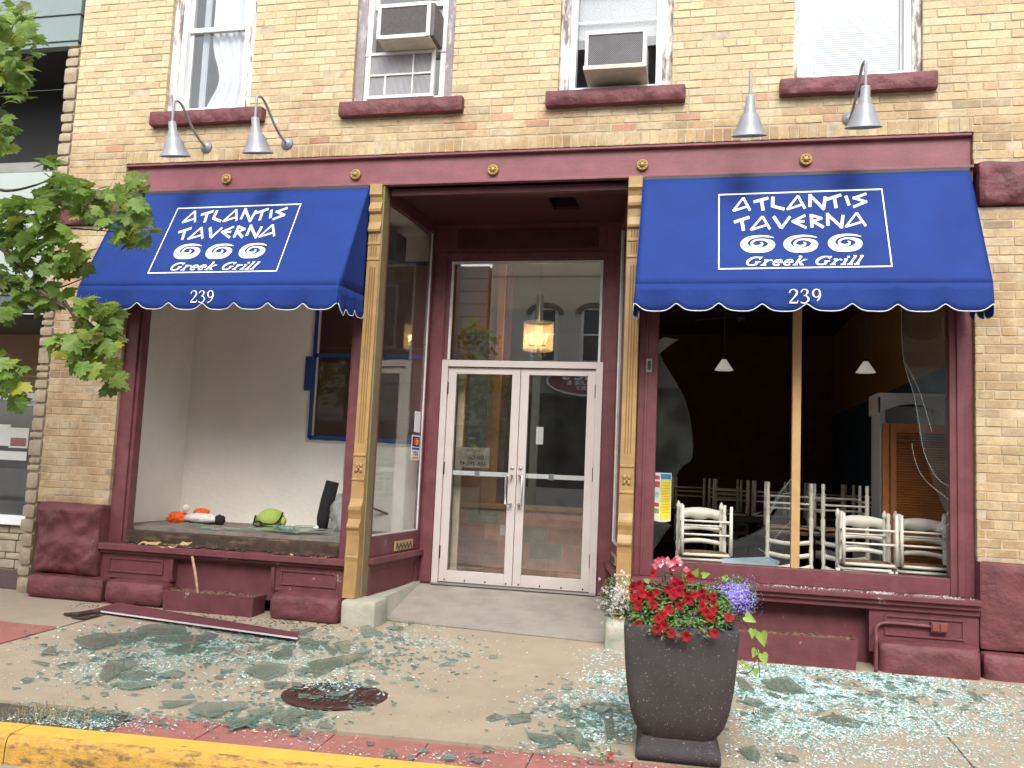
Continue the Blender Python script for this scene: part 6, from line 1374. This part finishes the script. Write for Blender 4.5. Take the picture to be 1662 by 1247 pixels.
for cx_, cy_, rx_, ry_, Y, n_ in CL:
    for k in range(int(n_*2.0)):
        a_ = rnd.uniform(0, 6.28); q = math.sqrt(rnd.random()); p = at(cx_+rx_*q*math.cos(a_), cy_+ry_*q*math.sin(a_), Y+rnd.uniform(-.22, .22))
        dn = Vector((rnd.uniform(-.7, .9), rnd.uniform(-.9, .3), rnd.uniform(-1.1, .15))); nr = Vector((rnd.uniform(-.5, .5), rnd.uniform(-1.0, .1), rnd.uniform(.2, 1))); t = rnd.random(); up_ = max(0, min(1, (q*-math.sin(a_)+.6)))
        g_ = .55+.6*t+.5*up_*rnd.random(); yl = 1+.9*(rnd.random() < .3)*rnd.random()  # upper leaves of each cluster brighter, light from above put into their colour
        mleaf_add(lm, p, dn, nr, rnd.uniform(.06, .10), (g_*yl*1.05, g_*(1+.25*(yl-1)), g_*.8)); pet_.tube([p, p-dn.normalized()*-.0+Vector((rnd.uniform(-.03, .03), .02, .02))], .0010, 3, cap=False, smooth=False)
for k in range(1500):                                # the crown itself, beyond the frame
    d = Vector((rnd.gauss(0, 1), rnd.gauss(0, 1), rnd.gauss(0, 1))).normalized()*rnd.uniform(.45, 1)**.6; p = Vector((-3.25, -3.1, 3.6))+Vector((d.x*.95, d.y*1.1, d.z*1.6))
    g_ = rnd.uniform(.6, 1.4); mleaf_add(lm, p, Vector((rnd.uniform(-1, 1), rnd.uniform(-1, 1), -.6)), Vector((rnd.uniform(-.4, .4), rnd.uniform(-.4, .4), 1)), rnd.uniform(.08, .12), (g_, g_, g_*.8))
for k in range(14):
    a_ = rnd.uniform(0, 6.28); bm_.tube(catmull([Vector((-2.98, -2.98, rnd.uniform(1.9, 3.6))), Vector((-3.1+.3*math.cos(a_), -3+.4*math.sin(a_), rnd.uniform(2.6, 3.9))), Vector((-3.2+.7*math.cos(a_), -3.1+.8*math.sin(a_), rnd.uniform(2.9, 4.8)))], 5), [.025*(1-i/11)+.003 for i in range(11)], 6)
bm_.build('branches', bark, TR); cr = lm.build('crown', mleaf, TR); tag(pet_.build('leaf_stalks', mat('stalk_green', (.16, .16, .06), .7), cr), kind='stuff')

# ================================================================ NEIGHBOUR AT THE LEFT
NB = thing('neighbouring_shop', 'grey green clad neighbouring shop with stone veneer base at the left edge', 'building', (-6, .5, -.25))
teal = mat('grey_teal_metal', (.20, .255, .25), .5, .08, 2); mint = mat('pale_mint_panel', (.38, .44, .41), .5, .04, 2); ngr = mat('grey_green_dark', (.10, .13, .12), .6, .1); tanp = mat('tan_panel', (.25, .17, .10), .8, .08, 3)
XL = -11
m = MB(); m.box(XL, -3.722, -.02, .1, 5.47, 7.3); m.box(XL, -3.735, -.005, .1, 5.20, 5.465); m.box(XL, -3.75, .01, .1, 5.15, 5.196); m.build('fascia', teal, NB, .004)
m = MB(); m.box(XL, -3.85, .9, 1.0, 3.9, 5.15); m.box(XL, -3.85, .11, .9, 5.151, 5.2); m.build('dark_loggia', mat('loggia_dark', (.018, .018, .018), .7), NB)
m = MB(); m.box(XL, -3.84, .0, .9, 3.86, 3.96); m.build('loggia_ledge', mat('ledge_grey', (.24, .24, .23), .8), NB)
MB().box(XL, -3.835, .0, .10, 2.77, 3.858).build('sign_panel', mint, NB, .003)
m = MB(); m.box(XL, -3.83, -.12, .1, 2.60, 2.768); m.build('canopy_edge', teal, NB, .004); MB().box(XL, -3.84, -.10, .1, 2.455, 2.598).build('canopy_lower', ngr, NB, .004)
MB().box(XL, -3.9, .1, 1.2, 2.40, 2.45).build('canopy_soffit', mat('soffit_dark', (.06, .055, .05), .8), NB)
MB().box(XL, -3.85, 1.10, 1.2, 1.745, 2.40).build('upper_panel', tanp, NB)
f = MB(); f.box(XL, -3.85, 1.06, 1.12, 1.66, 1.744); f.box(XL, -3.85, 1.02, 1.12, .30, .40); f.box(-6.6, -6.5, 1.06, 1.12, .4, 1.66); f = f.build('shop_window', white_p, NB, .004)
MB().box(XL, -3.85, 1.09, 1.096, .40, 1.66).build('pane', glass, f)
MB().box(XL, -3.85, 2.8, 2.9, -.2, 2.4).build('inner_room_wall', roomd, NB)
m = MB(); z = -.30; r_ = 0
while z < .29:
    h_ = rnd.choice((.075, .10, .13)); h_ = min(h_, .295-z); x = -8
    while x < -3.86:
        w_ = rnd.uniform(.15, .42); m.rock(x, min(x+w_-.008, -3.85), 1.08, 1.2, z, z+h_-.008, .008, .008, seed=x+r_, n=.06); x += w_
    z += h_; r_ += 1
m.build('stone_veneer', mat('tan_veneer_stone', (.36, .30, .22), .9, .2, 9, .5, 50), NB); MB().box(-11, -3.86, 1.115, 1.2, -.3, .30).build('veneer_mortar', mortar, NB)
m = MB(); z = -.30; k = 0
while z < 5.14:
    h_ = rnd.choice((.10, .135, .17, .07)); h_ = min(h_, 5.15-z); w_ = rnd.uniform(-.012, .012)
    m.rock(-3.845+w_, -3.712, -.01, .30, z+.007, z+h_-.007, .014, .018, seed=k*1.7, n=.035, sc=8); z += h_; k += 1
m.build('quoin_pier', mat('quoin_stone', (.38, .31, .22), .9, .22, 8, .5, 50), NB); MB().box(-3.83, -3.715, .02, 1.1, -.3, 5.14).build('pier_core', mortar, NB)
m = MB(); m.box(-11, -3.85, .1, 1.1, -.30, gz(0, .2)+.02); tag(m.build('entry_floor', mat('purple_brown_floor', (.11, .06, .065), .7, .15, 10)), kind='structure')
def sheet(name, u0, v0, u1, v1, Y, mt, lab, cat, extra=None):
    a_, b_ = at(u0, v0, Y), at(u1, v1, Y); o = thing(name, lab, cat, (a_.x, Y, b_.z)); MB().box(a_.x, b_.x, Y, Y+.003, b_.z, a_.z).build('sheet', mt, o)
    if extra: extra(o, a_, b_, Y)
    return o
def ex1(o, a_, b_, Y): m = MB(); m.box(a_.x+.02, b_.x-.02, Y-.003, Y-.001, b_.z+.02, b_.z+(a_.z-b_.z)*.5); m.build('red_band', mat('poster_red', (.25, .03, .03)), o)
sheet('poster', 17, 694, 44, 728, 1.13, paper, 'white poster with dark red lower half in the neighbouring shop window', 'poster', ex1)
sheet('poster', -20, 688, 14, 724, 1.13, paper, 'white poster at the far left edge of the neighbouring shop window', 'poster')
def ex2(o, a_, b_, Y):
    m = MB(); text_mesh(m, 'Y', ((a_.x*.35+b_.x*.65)-.25, Y-.002, b_.z+.07), (1, 0, 0), (0, 0, 1), .16, .001, bold=.006); m.build('lettering', mat('banner_teal', (.03, .16, .18)), o)
sheet('paper_banner', -60, 729, 42, 748, 1.13, paper, 'low white paper banner with teal letters in the neighbouring shop window', 'banner', ex2)
sheet('open_sign', 44, 643, 66, 659, 1.13, mat('pale_blue_print', (.45, .58, .70), .6, .2, 30), 'pale blue and white strip sign at the top corner of the neighbouring shop window', 'sign')

# ================================================================ ACROSS THE STREET (seen mirrored in the glass)
OY = -16.04
OB = thing('opposite_building', 'cream and grey painted building with arched windows mirrored in the transom glass', 'building', (1, OY-1, -.4))
cr_ = mat('opposite_cream', (.84, .74, .56), .8, .06, 1.5); gr_ = mat('opposite_grey', (.66, .61, .55), .8, .06, 1.5)
hx = [(-2.72, -1.90), (-1.20, -.38), (.45, 1.27), (2.1, 2.92), (3.7, 4.5)]
def wall_with(x0, x1, z0, z1, holes, mt, name):
    m = MB(); xs_ = [x0]
    for a_, b_, c_, d_ in holes:
        if c_ >= z1 or d_ <= z0: continue
        m.box(xs_[-1], a_, OY-.3, OY, z0, z1)
        if c_ > z0: m.box(a_, b_, OY-.3, OY, z0, c_)
        if d_ < z1: m.box(a_, b_, OY-.3, OY, d_, z1)
        xs_.append(b_)
    m.box(xs_[-1], x1, OY-.3, OY, z0, z1); return m.build(name, mt, OB)
hl = [(a_, b_, 4.45, 6.10) for a_, b_ in hx]
wall_with(-4.05, 5.4, 6.05, 9.6, hl, cr_, 'upper_wall'); wall_with(-4.05, 5.4, 4.4, 6.05, hl, gr_, 'lower_wall')
m = MB(); m.box(-4.15, 5.5, OY, OY+.12, 9.4, 9.7); m.box(-4.0, 5.4, OY, OY+.06, 7.05, 7.12); m.box(-4.0, 5.4, OY, OY+.05, 5.75, 5.80) if False else None; m.box(-3.62, -3.56, OY, OY+.05, 5.8, 7.05); m.build('string_course', gr_, OB)
for a_, b_ in hx:
    c_ = (a_+b_)/2; m = MB(); n_ = 14; r1, r2 = .42, .58
    P = [(c_+r2*math.cos(math.pi*i/n_), 5.88+.34*math.sin(math.pi*i/n_)) for i in range(n_+1)]; Q = [(c_+r1*math.cos(math.pi*i/n_), 5.88+.20*math.sin(math.pi*i/n_)) for i in range(n_+1)]
    for i in range(n_): m.hexa([(P[i][0], OY, P[i][1]), (P[i+1][0], OY, P[i+1][1]), (Q[i+1][0], OY, Q[i+1][1]), (Q[i][0], OY, Q[i][1]), (P[i][0], OY+.10, P[i][1]), (P[i+1][0], OY+.10, P[i+1][1]), (Q[i+1][0], OY+.10, Q[i+1][1]), (Q[i][0], OY+.10, Q[i][1])])
    hd = m.build('arched_hood', mat('hood_brown', (.24, .18, .13), .8), OB)
    m = MB(); m.box(a_, a_+.09, OY-.1, OY+.02, 4.45, 6.0); m.box(b_-.09, b_, OY-.1, OY+.02, 4.45, 6.0); m.box(a_+.09, b_-.09, OY-.1, OY+.02, 6.0, 6.1); m.box(a_+.09, b_-.09, OY-.1, OY, 5.22, 5.28); m.box(a_-.05, b_+.05, OY-.1, OY+.06, 4.38, 4.45)
    w_ = m.build('window', white_p, OB); MB().box(a_+.09, b_-.09, OY-.08, OY-.07, 4.45, 6.0).build('pane', mat('far_dark_pane', (.02, .022, .025), .1), w_)
m = MB(); m.hexa([(-3.1, OY, 3.35), (5.2, OY, 3.35), (5.2, OY+1.1, 3.35), (-3.1, OY+1.1, 3.35), (-3.1, OY, 4.38), (5.2, OY, 4.38), (5.2, OY+.2, 4.38), (-3.1, OY+.2, 4.38)]); m.build('dark_awning', mat('charcoal_canvas', (.17, .155, .14), .8, .05), OB)
m = MB(); m.box(-4.05, -3.15, OY-.3, OY, -.4, 4.4); m.box(4.8, 5.4, OY-.3, OY, -.4, 4.4); m.box(2.9, 3.6, OY-.3, OY, -.4, 3.35); m.build('brick_pier', mat('brown_brick_far', (.24, .17, .12), .85, .3, 14), OB)
MB().box(-3.15, 4.8, OY-.32, OY-.28, .6, 3.4).box(-3.15, 4.8, OY-.3, OY, 4.2, 4.4).build('shop_glass', mat('far_dark_pane', (.02, .02, .02)), OB); MB().box(-3.15, 4.8, OY-.3, OY, -.4, .6).build('stall_riser', gr_, OB)
MB().box(-4.05, 5.4, OY-6, OY-.33, -.4, 9.6).build('shell', gr_, OB)
o = thing('oval_sign', "oval maroon sign with white script above the dark awning opposite", 'sign', (-.6, OY+.85, 3.8))
c_ = Vector((-.62, OY+.825, 3.745)); sl_ = Vector((0, -.66, .75)).normalized(); 
def ell(rx_, ry_, e): return [c_+Vector((rx_*math.cos(2*math.pi*i/40), 0, 0))+sl_*ry_*math.sin(2*math.pi*i/40)+Vector((0, .75, .66))*e for i in range(40)]
m = MB(); m.prism(ell(1.42, .66, .0), Vector((0, .75, .66))*.03); m.build('rim', white_w, o); m = MB(); m.face(ell(1.36, .60, .035)); m.build('field', mat('sign_maroon', (.16, .02, .025), .5), o)
m = MB(); text_mesh(m, "Eddie's", c_+Vector((-.1, .75*.045, .66*.045))+sl_*.02, (-1, 0, 0), tuple(sl_), .62, .0, bold=.012); text_mesh(m, 'ALEHOUSE &', c_+Vector((-.1, .75*.045, .66*.045))-sl_*.2, (-1, 0, 0), tuple(sl_), .24, .0, bold=.004); text_mesh(m, 'EATERY', c_+Vector((-.1, .75*.045, .66*.045))-sl_*.42, (-1, 0, 0), tuple(sl_), .24, .0, bold=.004); m.build('lettering', white_p, o)
o = thing('street_pole', 'pale round pole standing before the opposite shopfront, mirrored in the right door', 'pole', (-2.2, OY+1.8, -.4)); MB().lathe([(.16, 0), (.15, .3), (.12, .35), (.11, 6.5)], (-2.15, OY+1.8, -.4), 'z', 14).build('shaft', mat('pole_tan', (.50, .46, .36), .7, .1), o)
OS = thing('opposite_shop', 'green sided low building beside the cream one, mirrored in the entry side glass', 'building', (-9, OY-1, -.4))
gs = mat('far_green_siding', (.32, .35, .32), .7, .06)
m = MB(); z = 2.6
m.box(-16, -4.15, OY-4, OY-.05, -.4, 7.4); 
while z < 7.3: m.box(-16, -4.15, OY-.05, OY, z, z+.38); z += .40
m.build('siding', gs, OS); m = MB(); m.box(-16, -4.15, OY-.04, OY+.01, .5, 2.4); m.build('shop_glass', mat('far_dark_pane', (.02, .02, .02)), OS)
OR = thing('opposite_brick_block', 'dark red brick block right of the cream building across the street', 'building', (11, OY-1, -.4))
rb = mat('far_red_brick', (.14, .07, .055), .9, .2, 8)
m = MB(); m.box(5.5, 17, OY-5, OY-.05, -.4, 9.2); m.box(5.45, 17.1, OY-5, OY+.15, 9.2, 9.6); m.build('wall', rb, OR)
for k in range(5):
    w_ = MB().box(6.2+k*2.1, 7.1+k*2.1, OY-.06, OY-.02, 5, 7.2).build('window', white_w, OR); MB().box(6.28+k*2.1, 7.02+k*2.1, OY-.02, OY-.01, 5.08, 7.12).build('pane', mat('far_dark_pane', (.02, .02, .02)), w_)
MB().box(5.8, 16.5, OY-.05, OY-.01, .4, 3.2).build('shop_glass', mat('far_dark_pane', (.02, .02, .02)), OR)
m = MB(); m.hexa([(5.7, OY, 3.3), (16.6, OY, 3.3), (16.6, OY+.9, 3.3), (5.7, OY+.9, 3.3), (5.7, OY, 4.1), (16.6, OY, 4.1), (16.6, OY+.1, 4.1), (5.7, OY+.1, 4.1)]); m.build('awning', mat('charcoal_canvas', (.07, .07, .06)), OR)
tag(MB().box(-60, 60, -40, OY+3.2, -.6, -.33).build('far_sidewalk', concrete), kind='structure')
